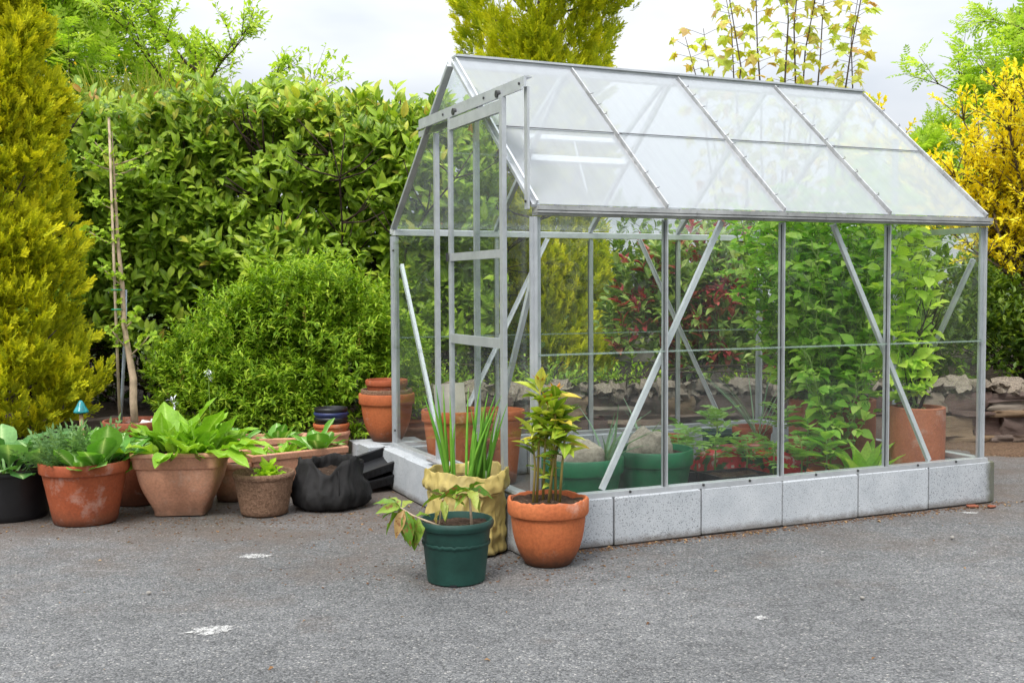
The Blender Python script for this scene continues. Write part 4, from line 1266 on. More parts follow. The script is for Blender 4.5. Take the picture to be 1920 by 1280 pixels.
# loose grit and crumbs nobody could count
gm = stone_mesh('grit', 77, 0.3, 1, 0.5)
gv_ = np.array([v.co[:] for v in gm.vertices]); gf = [tuple(p.vertices) for p in gm.polygons]
bpy.data.meshes.remove(gm)
def scatter_grit(name, label, mat, pts, smin, smax):
    P = np.array(pts); k = len(P); S = RNG.uniform(smin, smax, k) * RNG.uniform(0.5, 1.0, k)
    A = RNG.uniform(0, 6.28, k)
    X = gv_[None] * S[:, None, None] * np.array([1.3, 0.9, 0.55])
    c, s = np.cos(A)[:, None], np.sin(A)[:, None]
    W = np.stack([X[..., 0] * c - X[..., 1] * s, X[..., 0] * s + X[..., 1] * c, X[..., 2] + S[:, None] * 0.1], -1) + P[:, None, :]
    lf = np.concatenate([np.array(f) for f in gf]); tot = np.tile([len(f) for f in gf], k)
    loops = (lf[None] + (np.arange(k) * len(gv_))[:, None]).ravel()
    me = mesh_np(name, W.reshape(-1, 3), loops, np.concatenate([[0], np.cumsum(tot)[:-1]]), tot, False)
    o = link(name, me, mat); tag(o, label, 'grit', kind='stuff')
def dz(x, y): return 0.006 * noise.noise((x * 0.6, y * 0.6, 1.0)) - 0.004
pts = []
for _ in range(1500):
    x = random.uniform(-2.8, 3.2); y = random.triangular(2.6, 6.4, 4.8)
    pts.append((x, y, dz(x, y)))
scatter_grit('loose_grit', 'fine pale grit scattered over the asphalt', M['pebble'], pts, 0.003, 0.0075)
M['crumb'] = mat_plain('brown_crumb', (0.16, 0.085, 0.045), 0.9, 0, 0.4, 40.0)
pts = []
for _ in range(2600):
    k = random.random()
    if k < 0.45:
        u = random.uniform(-0.1, 2.6); v = -0.03 - abs(random.gauss(0, 0.035)); x, y = gh(u, v)
    elif k < 0.85:
        x = random.uniform(-2.8, -0.6); y = 5.25 + random.gauss(0, 0.25) - 0.1 * (x + 1.6)
    else:
        x = random.gauss(-0.1, 0.4); y = random.gauss(4.35, 0.2)
    pts.append((x, y, dz(x, y)))
scatter_grit('soil_crumbs', 'brown soil crumbs and leaf bits along the blocks and pots', M['crumb'], pts, 0.004, 0.011)

# dead leaf flakes blown against the blocks and the pots
M['flake'] = mat_leaf('dead_leaf_flake', [(0.0, (0.10, 0.05, 0.025)), (0.5, (0.24, 0.13, 0.06)), (1.0, (0.38, 0.25, 0.13))], 0.2, 0.8)
fp = []
for _ in range(420):
    k = random.random()
    if k < 0.4:
        u = random.uniform(-0.1, 2.7); v = -0.04 - abs(random.gauss(0, 0.05)); x, y = gh(u, v)
    elif k < 0.75: x = random.uniform(-2.8, -0.6); y = 5.3 + random.gauss(0, 0.28) - 0.1 * (x + 1.6)
    elif k < 0.85: x = random.gauss(-.6, .15); y = random.gauss(5.6, .25)
    else: x = random.uniform(-2.6, 3.0); y = random.uniform(2.8, 5.2)
    fp.append((x, y, dz(x, y) + 0.004))
n_ = len(fp)
fl_ = link('dead_leaf_flakes', cloud_mesh('dead_leaf_flakes', tpl_leaf(2, 0.5, 0.8, 0.4, 0.3), np.array(fp), RNG.normal(size=(n_, 3)) * np.array([1, 1, .12]), np.array([0, 0, 1.0]) + .3 * RNG.normal(size=(n_, 3)), RNG.uniform(.008, .024, n_), RNG.uniform(0, 1, n_)), M['flake'])
tag(fl_, 'small dead leaf flakes strewn along the blocks and pots', 'leaf litter', kind='stuff')
# ------------------------------------------------------------------ leaf materials
M['lf_laurel'] = mat_leaf('laurel_leaf', [(0.0, (0.085, 0.165, 0.014)), (0.4, (0.17, 0.285, 0.020)), (0.75, (0.29, 0.42, 0.032)), (0.93, (0.42, 0.52, 0.06)), (0.985, (0.52, 0.48, 0.07)), (1.0, (0.34, 0.12, 0.03))], 0.28, 0.3, 0.55, vein=(0.36, 0.42, 0.08), vpow=14)
M['lf_ivy'] = mat_leaf('ivy_leaf', [(0.0, (0.03, 0.065, 0.01)), (0.6, (0.09, 0.155, 0.016)), (1.0, (0.24, 0.32, 0.035))], 0.28, 0.35)
M['lf_bush'] = mat_leaf('narrow_bright_leaf', [(0.0, (0.11, 0.20, 0.014)), (0.5, (0.21, 0.36, 0.022)), (0.9, (0.34, 0.48, 0.035)), (1.0, (0.46, 0.54, 0.06))], 0.36, 0.45)
M['lf_gold'] = mat_leaf('golden_cypress', [(0.0, (0.075, 0.15, 0.010)), (0.45, (0.25, 0.31, 0.014)), (1.0, (0.64, 0.58, 0.02))], 0.3, 0.6, 0.25, tip=(0.90, 0.83, 0.03), tip_amt=0.9)
M['lf_gold2'] = mat_leaf('golden_cypress_green', [(0.0, (0.11, 0.21, 0.016)), (0.5, (0.32, 0.40, 0.02)), (1.0, (0.68, 0.64, 0.022))], 0.36, 0.6, 0.25, tip=(0.90, 0.82, 0.035), tip_amt=0.75)
M['lf_ash'] = mat_leaf('ash_leaf', [(0.0, (0.26, 0.40, 0.04)), (0.6, (0.40, 0.54, 0.07)), (1.0, (0.54, 0.64, 0.12))], 0.5, 0.5)
M['lf_broom'] = mat_leaf('broom_stem', [(0.0, (0.20, 0.27, 0.03)), (1.0, (0.38, 0.42, 0.05))], 0.2, 0.6)
M['fl_broom'] = mat_leaf('broom_flower', [(0.0, (0.75, 0.42, 0.01)), (1.0, (0.85, 0.55, 0.02))], 0.4, 0.6)
M['lf_maple'] = mat_leaf('young_maple_leaf', [(0.0, (0.46, 0.58, 0.09)), (0.6, (0.60, 0.62, 0.13)), (0.85, (0.62, 0.50, 0.17)), (1.0, (0.54, 0.34, 0.17))], 0.5, 0.45, tcol=(1.2, 1.1, 0.5))
M['lf_privet'] = mat_leaf('golden_privet_leaf', [(0.0, (0.66, 0.60, 0.025)), (0.2, (0.84, 0.72, 0.025)), (0.8, (0.93, 0.84, 0.04)), (1.0, (0.78, 0.76, 0.06))], 0.4, 0.45, tcol=(1.1, 1.0, 0.5))
M['lf_photinia'] = mat_leaf('photinia_leaf', [(0.0, (0.10, 0.19, 0.04)), (0.5, (0.20, 0.32, 0.06)), (1.0, (0.38, 0.46, 0.13))], 0.3, 0.3, 0.6, vein=(0.3, 0.32, 0.14), vpow=12)
M['lf_photired'] = mat_leaf('photinia_red_leaf', [(0.0, (0.20, 0.02, 0.03)), (0.6, (0.38, 0.05, 0.06)), (1.0, (0.46, 0.17, 0.12))], 0.35, 0.3, 0.6, tcol=(1.3, 0.7, 0.6))
M['lf_pea'] = mat_leaf('pea_leaf', [(0.0, (0.19, 0.40, 0.05)), (0.5, (0.33, 0.56, 0.08)), (1.0, (0.56, 0.72, 0.18))], 0.42, 0.5)
M['lf_bean'] = mat_leaf('bean_leaf', [(0.0, (0.36, 0.56, 0.06)), (1.0, (0.60, 0.74, 0.13))], 0.45, 0.5)
M['lf_spinach'] = mat_leaf('spinach_leaf', [(0.0, (0.17, 0.34, 0.022)), (0.6, (0.25, 0.44, 0.035)), (1.0, (0.36, 0.52, 0.06))], 0.32, 0.36, 0.5, vein=(0.40, 0.58, 0.14), vpow=10)
M['lf_pak'] = mat_leaf('pak_choi_leaf', [(0.0, (0.10, 0.27, 0.035)), (1.0, (0.18, 0.38, 0.055))], 0.3, 0.4, 0.5, vein=(0.55, 0.68, 0.36), vpow=7)
M['lf_chard'] = mat_leaf('brassica_leaf', [(0.0, (0.07, 0.19, 0.05)), (1.0, (0.17, 0.33, 0.11))], 0.3, 0.4, 0.5, vein=(0.42, 0.55, 0.25), vpow=8)
M['lf_mizuna'] = mat_leaf('mizuna_leaf', [(0.0, (0.10, 0.20, 0.07)), (1.0, (0.22, 0.36, 0.14))], 0.3, 0.5)
M['lf_lettuce'] = mat_leaf('lettuce_leaf', [(0.0, (0.34, 0.55, 0.03)), (1.0, (0.52, 0.70, 0.07))], 0.4, 0.45)
M['lf_bay'] = mat_leaf('bay_leaf', [(0.0, (0.10, 0.19, 0.015)), (0.3, (0.19, 0.30, 0.022)), (0.65, (0.38, 0.46, 0.05)), (0.92, (0.58, 0.60, 0.12)), (1.0, (0.62, 0.42, 0.06))], 0.3, 0.32, 0.6, vein=(0.45, 0.45, 0.12), vpow=14)
M['lf_bayred'] = mat_leaf('bay_shoot', [(0.0, (0.45, 0.16, 0.03)), (1.0, (0.6, 0.36, 0.05))], 0.35, 0.4)
M['lf_sick'] = mat_leaf('blotched_leaf', [(0.0, (0.08, 0.18, 0.016)), (0.5, (0.17, 0.28, 0.03)), (0.85, (0.30, 0.34, 0.07)), (1.0, (0.34, 0.20, 0.08))], 0.25, 0.3, 0.6, spots=((0.22, 0.10, 0.035), 4.0, 0.54))
M['lf_onion'] = mat_leaf('onion_leaf', [(0.0, (0.09, 0.26, 0.03)), (1.0, (0.20, 0.42, 0.045))], 0.25, 0.4, 0.5, tip=(0.32, 0.44, 0.06), tip_amt=0.4)
M['lf_leek'] = mat_leaf('leek_leaf', [(0.0, (0.16, 0.27, 0.17)), (1.0, (0.28, 0.40, 0.26))], 0.25, 0.45)
M['lf_ginkgo'] = mat_leaf('ginkgo_leaf', [(0.0, (0.20, 0.34, 0.025)), (1.0, (0.36, 0.48, 0.04))], 0.42, 0.5)
M['lf_tomato'] = mat_leaf('seedling_leaf', [(0.0, (0.16, 0.31, 0.07)), (1.0, (0.30, 0.48, 0.12))], 0.36, 0.5)
M['lf_dry'] = mat_leaf('spent_flower', [(0.0, (0.24, 0.13, 0.04)), (1.0, (0.45, 0.28, 0.10))], 0.3, 0.8)
M['petal'] = mat_plain('white_petal', (0.8, 0.82, 0.85), 0.6)
M['stemgreen'] = mat_plain('green_stem', (0.25, 0.38, 0.08), 0.5)
M['stempale'] = mat_plain('pale_leaf_stalk', (0.55, 0.68, 0.35), 0.45)
M['bayst'] = mat_plain('bay_stem', (0.26, 0.2, 0.05), 0.6)
M['gink'] = mat_plain('ginkgo_bark', (0.45, 0.33, 0.22), 0.85, 0, 0.2, 20.0, 0.5, 60.0)

T_LAUREL = tpl_leaf(4, 0.47, 0.85, 0.25, 0.22)
T_OVAL = tpl_leaf(3, 0.55, 0.8, 0.2, 0.2)
T_NARROW = tpl_leaf(2, 0.32, 0.8, 0.25, 0.3)
T_SMALL = tpl_leaf(2, 0.5, 0.8, 0.25, 0.15)
T_SPRAYS = [tpl_spray(6, 4)]
T_MAPLE = tpl_maple(); T_FAN = tpl_fan()
T_ASH = tpl_compound(4, 0.075, 0.36)
T_TOMATO = tpl_compound(3, 0.13, 0.40)
T_FEATHER = tpl_compound(6, 0.03, 0.22)

def lerp(a, b, t): return a + (b - a) * t
def side_split(n): return RNG.uniform(0, 1, n)

def twig_leaves(tips, dirs, per, length, size, spread=0.9, up=0.25, droop=0.0, sj=0.3):
    """leaves set round the last stretch of each twig; returns arrays"""
    tips = np.asarray(tips, float); dirs = norm(np.asarray(dirs, float))
    k = len(tips)
    P = np.repeat(tips, per, 0); A = np.repeat(dirs, per, 0)
    t = np.tile(np.linspace(0, 1, per), k)
    P = P - A * (length * (1 - t))[:, None]
    R = rand_dirs(k * per)
    R = norm(R - A * np.sum(R * A, 1, keepdims=True))
    w = (spread * (1.05 - 0.6 * t))[:, None]
    D = norm(A * 0.55 + R * w + np.array([0, 0, up - droop]) + 0.18 * rand_dirs(k * per))
    N = norm(np.array([0, 0, 1.0]) + 0.55 * A + 0.4 * rand_dirs(k * per))
    S = size * (1 + sj * RNG.uniform(-1, 1, k * per)) * (0.8 + 0.25 * np.sin(np.pi * t))
    rnd = np.clip(RNG.uniform(0, 1, k * per) * 0.75 + 0.25 * np.repeat(RNG.uniform(0, 1, k), per), 0, 0.999)
    return P, D, N, S, rnd

def surf_noise(x, z, s): return noise.noise((x * s, z * s, 3.3)) 

# ------------------------------------------------------------------ laurel hedge
def laurel_hedge():
    root = thing('laurel_hedge', 'tall glossy laurel hedge with bare dark stems low down', 'hedge', (-1.6, 8.1, 0.2))
    tips = []; dirs = []
    x0, x1 = -4.4, -0.1
    def topz(x): return 2.36 + 0.13 * noise.noise((x * 0.9, 0, 0)) + 0.09 * noise.noise((x * 3.1, 5, 0)) - 0.05 * max(0, x + 0.5)
    def fronty(x, z): return 7.78 + 0.24 * noise.noise((x * 1.3, z * 1.3, 2.0)) + 0.13 * noise.noise((x * 3.4, z * 3.4, 8.0)) + (0.16 * max(0, z - 1.9)) 
    n = 0
    while n < 4200:
        x = random.uniform(x0, x1); z = random.uniform(0.45, 2.6)
        tz_ = topz(x)
        if z > tz_: continue
        if z < 1.15 and random.random() < (1.25 - z) * 1.5: continue     # bare legs of the hedge
        d = abs(random.gauss(0, 0.16)) if random.random() < 0.6 else random.uniform(0.2, 1.15)
        y = fronty(x, z) + d
        tips.append((x, y, z)); dirs.append((random.gauss(0, 0.5), -0.9 + 0.5 * random.random(), 0.55 + random.gauss(0, 0.3))); n += 1
    for _ in range(1100):                                   # upright shoots along the top
        x = random.uniform(x0, x1); y = random.uniform(7.85, 8.7)
        tips.append((x, y, topz(x) + random.uniform(-0.1, 0.12) + 0.12 * max(0, noise.noise((x * 4, y * 2, 0))) + (0.1 if random.random() < .1 else 0))); dirs.append((random.gauss(0, .3), random.gauss(-.15, .3), 1.0))
    P, D, N, S, r = twig_leaves(tips, dirs, 8, 0.16, 0.09, 0.95, 0.22, sj=0.5)
    N = norm(N + np.array([0, -0.75, 0.0]))
    young = RNG.uniform(0, 1, len(P)) < np.clip((P[:, 2] - 1.9) * 0.9, 0, 0.75)
    r = np.where(young, 0.62 + 0.36 * r, r * 0.86)
    foliage(root, T_LAUREL, 'laurel_leaf', M['lf_laurel'], P, D, N, S, r, 300)
    mb = MB()
    rr = random.Random(5)
    for k in range(46):
        x = rr.uniform(x0, x1); y = rr.uniform(8.15, 8.7)
        pts = [Vector((x, y, 0.15))]; d = Vector((rr.gauss(0, .18), rr.gauss(-.05, .1), 1))
        for s in range(7):
            d = (d + Vector((rr.gauss(0, .22), rr.gauss(0, .16), 0.12))).normalized()
            pts.append(pts[-1] + d * 0.33)
        r0 = rr.uniform(0.012, 0.03)
        mb.tube(pts, [r0 * (1 - 0.11 * i) for i in range(8)], 6)
        for s in range(2, 7):
            for q in range(2):
                p = pts[s]; e = Vector((rr.gauss(0, .7), rr.gauss(-.3, .4), rr.uniform(0, .7))).normalized()
                mb.tube([p, p + e * 0.2, p + e * 0.36 + Vector((0, 0, .06))], [r0 * .45, r0 * .32, r0 * .18], 5)
    for k in range(420):                                   # tangle of dead twigs in the dark foot
        x = rr.uniform(x0, x1); z = rr.uniform(0.3, 1.35); y = rr.uniform(7.85, 8.5)
        p = Vector((x, y, z)); d = Vector((rr.gauss(0, .8), rr.gauss(0, .3), rr.gauss(0, .6))).normalized(); pts = [p]
        for s in range(4):
            d = (d + Vector((rr.gauss(0, .35), rr.gauss(0, .2), rr.gauss(-.1, .3)))).normalized(); pts.append(pts[-1] + d * 0.11)
        mb.tube(pts, [0.004, 0.0035, 0.003, 0.002, 0.0012], 4)
    b = np.array(root.location)
    mb.v = [(v[0] - b[0], v[1] - b[1], v[2] - b[2]) for v in mb.v]
    mb.build('stems', M['darkbark'], root, smooth=True, kind='stuff')
laurel_hedge()

def broad_shrub(name, label, cat, loc, blobs, n, per, tpl, key, mat, size, singles, stems=18, group=None, z0=None, spread=0.9, twig=0.14, inner=0.35, bark='darkbark', second=None, up=0.2, rough=1.0):
    """a shrub whose shoots fill the union of a few ellipsoids; loc is its foot"""
    root = thing(name, label, cat, loc, 0, group)
    vol = np.array([b[3] * b[4] + b[3] * b[5] for b in blobs]); vol = vol / vol.sum()
    tips = []; dirs = []
    for _ in range(n):
        b = blobs[RNG.choice(len(blobs), p=vol)]
        d = rand_dirs(1)[0]
        if d[2] < -0.55: d[2] *= -0.4
        if random.random() < 0.6 and d[1] > 0: d[1] *= -1
        f = 1.0 - abs(random.gauss(0, 0.10)) if random.random() > inner else random.uniform(0.45, 0.95)
        nz = 1 + rough * 0.2 * noise.noise((d[0] * 2.3 + b[0], d[1] * 2.3, d[2] * 2.3 + b[2])) + rough * 0.14 * noise.noise((d[0] * 6 + b[0], d[1] * 6, d[2] * 6))
        p = np.array([b[0] + d[0] * b[3] * f * nz, b[1] + d[1] * b[4] * f * nz, b[2] + d[2] * b[5] * f * nz])
        if z0 is not None and p[2] < z0: continue
        tips.append(p); dirs.append(d * 0.8 + np.array([random.gauss(0, .25), random.gauss(0, .25), 0.55 + random.gauss(0, .2)]))
    P, D, N, S, r = twig_leaves(tips, dirs, per, twig, size, spread, up)
    if second:
        m2, frac = second
        clump = np.repeat(np.array([noise.noise((p[0] * 4.1, p[1] * 3, p[2] * 4.1)) + random.gauss(0, .22) for p in tips]) > frac, per) & (np.tile(np.linspace(0, 1, per), len(tips)) > 0.3)
        foliage(root, tpl, key, M[m2], P[clump], D[clump], N[clump], S[clump], r[clump], singles // 3, name='young_leaf', rest='young_foliage')
        P, D, N, S, r = P[~clump], D[~clump], N[~clump], S[~clump], r[~clump]
        singles = singles * 2 // 3
    foliage(root, tpl, key, M[mat], P, D, N, S, r, singles)
    mb = MB(); b0 = Vector(loc)
    for k in range(stems):
        q = Vector(tips[random.randrange(len(tips))]) - b0
        s = Vector((random.gauss(0, .06), random.gauss(0, .06), 0))
        m_ = s.lerp(q, 0.5) + Vector((random.gauss(0, .05), random.gauss(0, .05), 0.08))
        rb = 0.012 if stems < 40 else 0.007
        mb.tube([s, s.lerp(m_, .5), m_, m_.lerp(q, .5) + Vector((0, 0, .02)), q], [rb, rb * .8, rb * .6, rb * .4, rb * .15], 5)
    mb.build('branches', M[bark], root, smooth=True, kind='stuff')
    return root, tips

# feathery bright green bush
def feather_bush():
    loc = (-1.5, 7.3, 0.2)
    blobs = [(-1.7, 7.28, 0.55, 0.55, 0.5, 0.46), (-1.1, 7.28, 0.72, 0.46, 0.5, 0.52), (-1.32, 7.2, 0.98, 0.42, 0.4, 0.33), (-2.06, 7.25, 0.5, 0.3, 0.36, 0.36), (-1.5, 7.0, 0.36, 0.58, 0.3, 0.3), (-0.78, 7.3, 0.55, 0.26, 0.4, 0.42), (-1.72, 7.2, 0.92, 0.22, 0.3, 0.22)]
    root, tips = broad_shrub('spirea_bush', 'feathery bright green narrow-leaved bush over the stone edging', 'bush', loc, blobs, 4700, 14, T_NARROW, 'narrow_leaf', 'lf_bush', 0.046, 300, 60, z0=0.16, spread=1.0, twig=0.12, inner=0.3, up=0.12, rough=2.5)
    sp = []; sd_ = []
    for k in range(130):                                   # long new shoots standing clear of the bush
        b = random.choice([q for q in random.sample(tips, 30) if q[2] > 0.5] or tips)
        d = np.array([random.gauss(0, .35), random.gauss(-.1, .3), 1.0]); d = d / np.linalg.norm(d)
        L = random.uniform(0.05, 0.17)
        for i in range(3):
            sp.append(np.array(b) + d * L * (i + 1) / 3); sd_.append(d)
    P, D, N, S, r = twig_leaves(sp, sd_, 9, 0.07, 0.045, 1.0, 0.1)
    foliage(root, T_NARROW, 'narrow_leaf', M['lf_bush'], P, D, N, S, np.clip(r + .2, 0, .999), 0, rest='new_shoots')
    pts = [t for t in tips if t[1] < 7.1]
    P = []; D = []
    for k in range(16):                                    # drooping spent flower spikes
        p = np.array(random.choice(pts)) + np.array([0, -0.03, 0])
        for i in range(16):
            P.append(p + np.array([random.gauss(0, .008), random.gauss(0, .008), -0.009 * i])); D.append((random.gauss(0, 1), random.gauss(0, 1), -0.5))
    n = len(P)
    me = cloud_mesh('spent_flowers', T_SMALL, np.array(P) - np.array(loc), np.array(D), rand_dirs(n), np.full(n, 0.012), RNG.uniform(0, 1, n))
    link('spent_flowers', me, M['lf_dry'], root, kind='stuff')
feather_bush()

broad_shrub('ivy_thicket', 'dark ivy and twigs filling the shaded foot of the laurel hedge', 'ivy', (-2.4, 8.5, 0.2),
            [(x, 8.5, 0.55, 0.5, 0.3, 0.55) for x in (-4.2, -3.5, -2.8, -2.1, -1.4, -0.7, -0.1)], 900, 7, T_OVAL, 'ivy_leaf', 'lf_ivy', 0.075, 120, 50, z0=0.15, inner=.3)
# ------------------------------------------------------------------ golden conifers
def conifer(label, base, H, rad, lobes, per, size, mat, lean_up=0.8, zmin=0.25, lobe_len=0.42, seed=1, twist=0.0, front=0.62):
    rr = random.Random(seed)
    root = thing('golden_conifer', label, 'conifer', base)
    P = []; D = []; S = []; Rn = []
    bx, by, bz = base
    for k in range(lobes):
        z = zmin + (H - zmin) * (rr.random() ** 1.15)
        a = rr.uniform(0, 2 * math.pi)
        if rr.random() < front: a = -math.pi / 2 + rr.gauss(0, 0.85)
        r = rad(z) * (1 + 0.16 * noise.noise((math.cos(a) * 1.7, math.sin(a) * 1.7, z * 1.6 + seed)))
        out = np.array([math.cos(a), math.sin(a), 0.0])
        L = lobe_len * rr.uniform(0.7, 1.25)
        d = norm(out * (1.0 - lean_up * 0.35) + np.array([rr.gauss(0, .15), rr.gauss(0, .15), lean_up]))
        tip = np.array([bx, by, bz + z]) + out * r * rr.uniform(0.86, 1.06)
        base_ = tip - d * L
        cr_ = rr.random()
        for i in range(per):
            t = 0.12 + 0.88 * rr.random() ** 0.75
            w = norm(np.array([rr.gauss(0, 1), rr.gauss(0, 1), rr.gauss(0, 1)]))
            w = norm(w - d * np.dot(w, d))
            rw = (0.34 * L * math.sin(min(1, t * 1.15) * math.pi * 0.82) + 0.01) * rr.uniform(0.3, 1.0)
            p = base_ + d * (t * L) + w * rw * 0.62
            P.append(p); D.append(d * (0.75 + 0.3 * t) + w * rr.uniform(0.25, 0.85) + np.array([0, 0, 0.12]))
            S.append(size * rr.uniform(0.7, 1.25)); Rn.append(min(0.999, max(0, 0.55 * cr_ + 0.45 * rr.random())))
    n = len(P); P = np.array(P); D = np.array(D)
    N = norm(np.array([0, -0.5, 0.6]) + 0.8 * rand_dirs(n))
    foliage(root, T_SPRAYS[0], 'cypress_spray', M[mat], P, D, N, np.array(S), np.array(Rn), 300, name='spray', rest='crown')
    mb = MB().tube([(0, 0, -0.3), (0.02, 0, H * .3), (-0.01, 0, H * .6), (0, 0, H * .97)], [0.07, 0.06, 0.04, 0.01], 8)
    mb.build('trunk', M['bark'], root, smooth=True)
    for k in range(40):
        z = rr.uniform(0.2, H * .9); a = rr.uniform(0, 6.28); r = rad(z) * .75
        e = Vector((math.cos(a) * r, math.sin(a) * r, z + 0.3))
        mb = MB().tube([(0, 0, z), Vector((0, 0, z)).lerp(e, .5) - Vector((0, 0, .05)), e], [0.014, 0.009, 0.003], 5)
        mb.build('limb', M['bark'], root, smooth=True)
conifer('golden yellow conifer filling the left edge behind the pots', (-3.18, 6.75, 0.05), 4.6, lambda z: 0.60 * max(0.03, (1 - (z / 4.7) ** 1.5)) ** 0.8 * (1 if z > .4 else .85 + z * .3), 520, 48, 0.088, 'lf_gold', seed=3, lobe_len=0.4, zmin=0.3)
conifer('broad golden conifer rising behind the greenhouse ridge', (0.26, 8.9, 0.2), 5.2, lambda z: 0.50 + (0.28 * math.exp(-((z - 3.35) / 0.6) ** 2)) if z < 3.6 else max(.05, 0.75 * (5.3 - z) / 1.7), 330, 48, 0.12, 'lf_gold2', seed=8, lobe_len=0.58, lean_up=1.0)

# ------------------------------------------------------------------ trees beyond
def tree_leaves(label, name, cat, loc, H, spread, levels, tpl, key, mat, size, per, bark='bark', seed=1, singles=300, r0=0.07, first=0.35, lean=(0, 0), twig=0.25, up=0.0, nmain=9, droop=0.0, rise=0.7, leaf_name='leaf', n2=3, n3=3):
    rr = random.Random(seed)
    root = thing(name, label, cat, loc)
    trunk = [Vector((0, 0, 0))]
    for i in range(8):
        trunk.append(Vector((lean[0] * (i + 1) / 8 + rr.gauss(0, .04), lean[1] * (i + 1) / 8 + rr.gauss(0, .04), H * 0.85 * (i + 1) / 8)))
    MB().tube(trunk, [r0 * (1 - 0.11 * i) for i in range(9)], 8).build('trunk', M[bark], root, smooth=True)
    mb = MB(); tips = []; dirs = []
    for k in range(nmain):
        f = first + (1 - first) * (k + rr.random()) / nmain
        i = min(7, int(f * 8)); p = trunk[i].lerp(trunk[i + 1], f * 8 - i)
        a = k * 2.4 + rr.gauss(0, .3)
        d = Vector((math.cos(a), math.sin(a), rise + rr.gauss(0, .15))).normalized()
        L = spread * (1.15 - 0.65 * f) * rr.uniform(.8, 1.2)
        pts = [p]
        for s in range(5):
            d = (d + Vector((rr.gauss(0, .14), rr.gauss(0, .14), 0.09))).normalized(); pts.append(pts[-1] + d * L / 5)
        mb.tube(pts, [r0 * .4 * (1 - .17 * s) for s in range(6)], 6)
        for s in range(2, 6):
            for q in range(n2):
                e = (d + Vector((rr.gauss(0, .7), rr.gauss(0, .7), rr.gauss(.2, .4)))).normalized(); l2 = L * rr.uniform(.2, .42)
                m1 = pts[s] + e * l2 * .5 + Vector((0, 0, .02)); m2 = pts[s] + e * l2
                mb.tube([pts[s], m1, m2], [r0 * .13, r0 * .09, r0 * .045], 5)
                tips.append(m2); dirs.append(e)
                for w in range(n3):
                    g = (e + Vector((rr.gauss(0, .6), rr.gauss(0, .6), rr.gauss(.1, .4)))).normalized()
                    m3 = m1.lerp(m2, rr.random()) + g * l2 * rr.uniform(.3, .6)
                    mb.tube([m1, m3], [r0 * .06, r0 * .025], 4); tips.append(m3); dirs.append(g)
    mb.build('limbs', M[bark], root, smooth=True, kind='stuff')
    T = np.array([tuple(t) for t in tips]) + np.array(loc)
    P, D, N, S, r = twig_leaves(T, np.array([tuple(d) for d in dirs]), per, twig, size, 0.9, up, droop)
    foliage(root, tpl, key, M[mat], P, D, N, S, r, singles, name=leaf_name, rest='crown')
    return root
tree_leaves('pale green ash tree above the hedge behind the broom', 'ash_tree', 'tree', (-4.6, 11.2, 0.0), 4.6, 2.0, 3, T_ASH, 'ash_leaf', 'lf_ash', 0.24, 7, seed=4, nmain=14, twig=0.3, singles=200, first=.4)
tree_leaves('airy small-leaved tree with open branches above the hedge, right of the broom', 'small_leaved_tree', 'tree', (-3.15, 11.4, 0.0), 4.0, 1.7, 3, T_SMALL, 'small_leaf', 'lf_ash', 0.075, 10, seed=9, nmain=13, twig=0.3, singles=150, r0=.05, first=.45, rise=.5)
tree_leaves('tall leafy ash tree at the right edge behind the golden shrub', 'ash_tree', 'tree', (7.7, 15.5, 0.0), 5.1, 2.2, 3, T_ASH, 'ash_leaf', 'lf_ash', 0.26, 6, seed=14, nmain=16, twig=0.35, singles=150, r0=.09, first=.3)
tree_leaves('distant rounded ash tree left of the golden shrub', 'ash_tree', 'tree', (5.5, 15.8, 0.0), 3.2, 1.3, 3, T_ASH, 'ash_leaf', 'lf_ash', 0.2, 6, seed=21, nmain=12, twig=0.28, singles=100, r0=.06, first=.35)

def broom():
    loc = (-3.15, 9.9, 0.1)
    root = thing('broom_bush', 'wispy broom bush with orange-yellow flowers above the hedge', 'bush', loc)
    rr = random.Random(6); mb = MB(); FP = []
    for k in range(900):
        a = rr.uniform(0, 6.28); s = rr.uniform(0, 1) ** .5
        b = Vector((math.cos(a) * .25 * s, math.sin(a) * .25 * s, 1.2))
        d = Vector((math.cos(a) * .75 * s, math.sin(a) * .5 * s, 1)).normalized(); L = rr.uniform(1.0, 1.75) * (1.06 - .15 * s)
        q = b + d * L; m_ = b.lerp(q, .5) + Vector((0, 0, .05))
        mb.tube([b, m_, q], [0.007, 0.006, 0.003], 3)
        for w in range(4):
            t = rr.uniform(.55, .97); p = b.lerp(q, t); e = (d + Vector((rr.gauss(0, .35), rr.gauss(0, .35), .2))).normalized()
            mb.tube([p, p + e * rr.uniform(.12, .3)], [0.0055, 0.003], 3)
            if rr.random() < .26: FP.append(p + e * rr.uniform(.02, .2))
    mb.build('wands', M['lf_broom'], root, kind='stuff')
    MB().tube([(0, 0, 0), (0.03, 0, .6), (0, 0, 1.3)], [0.06, 0.05, 0.04], 7).build('trunk', M['bark'], root, smooth=True)
    n = len(FP)
    link('flowers', cloud_mesh('flowers', T_OVAL, np.array([tuple(p) for p in FP]), rand_dirs(n), rand_dirs(n), np.full(n, 0.035), RNG.uniform(0, 1, n)), M['fl_broom'], root, kind='stuff')
broom()

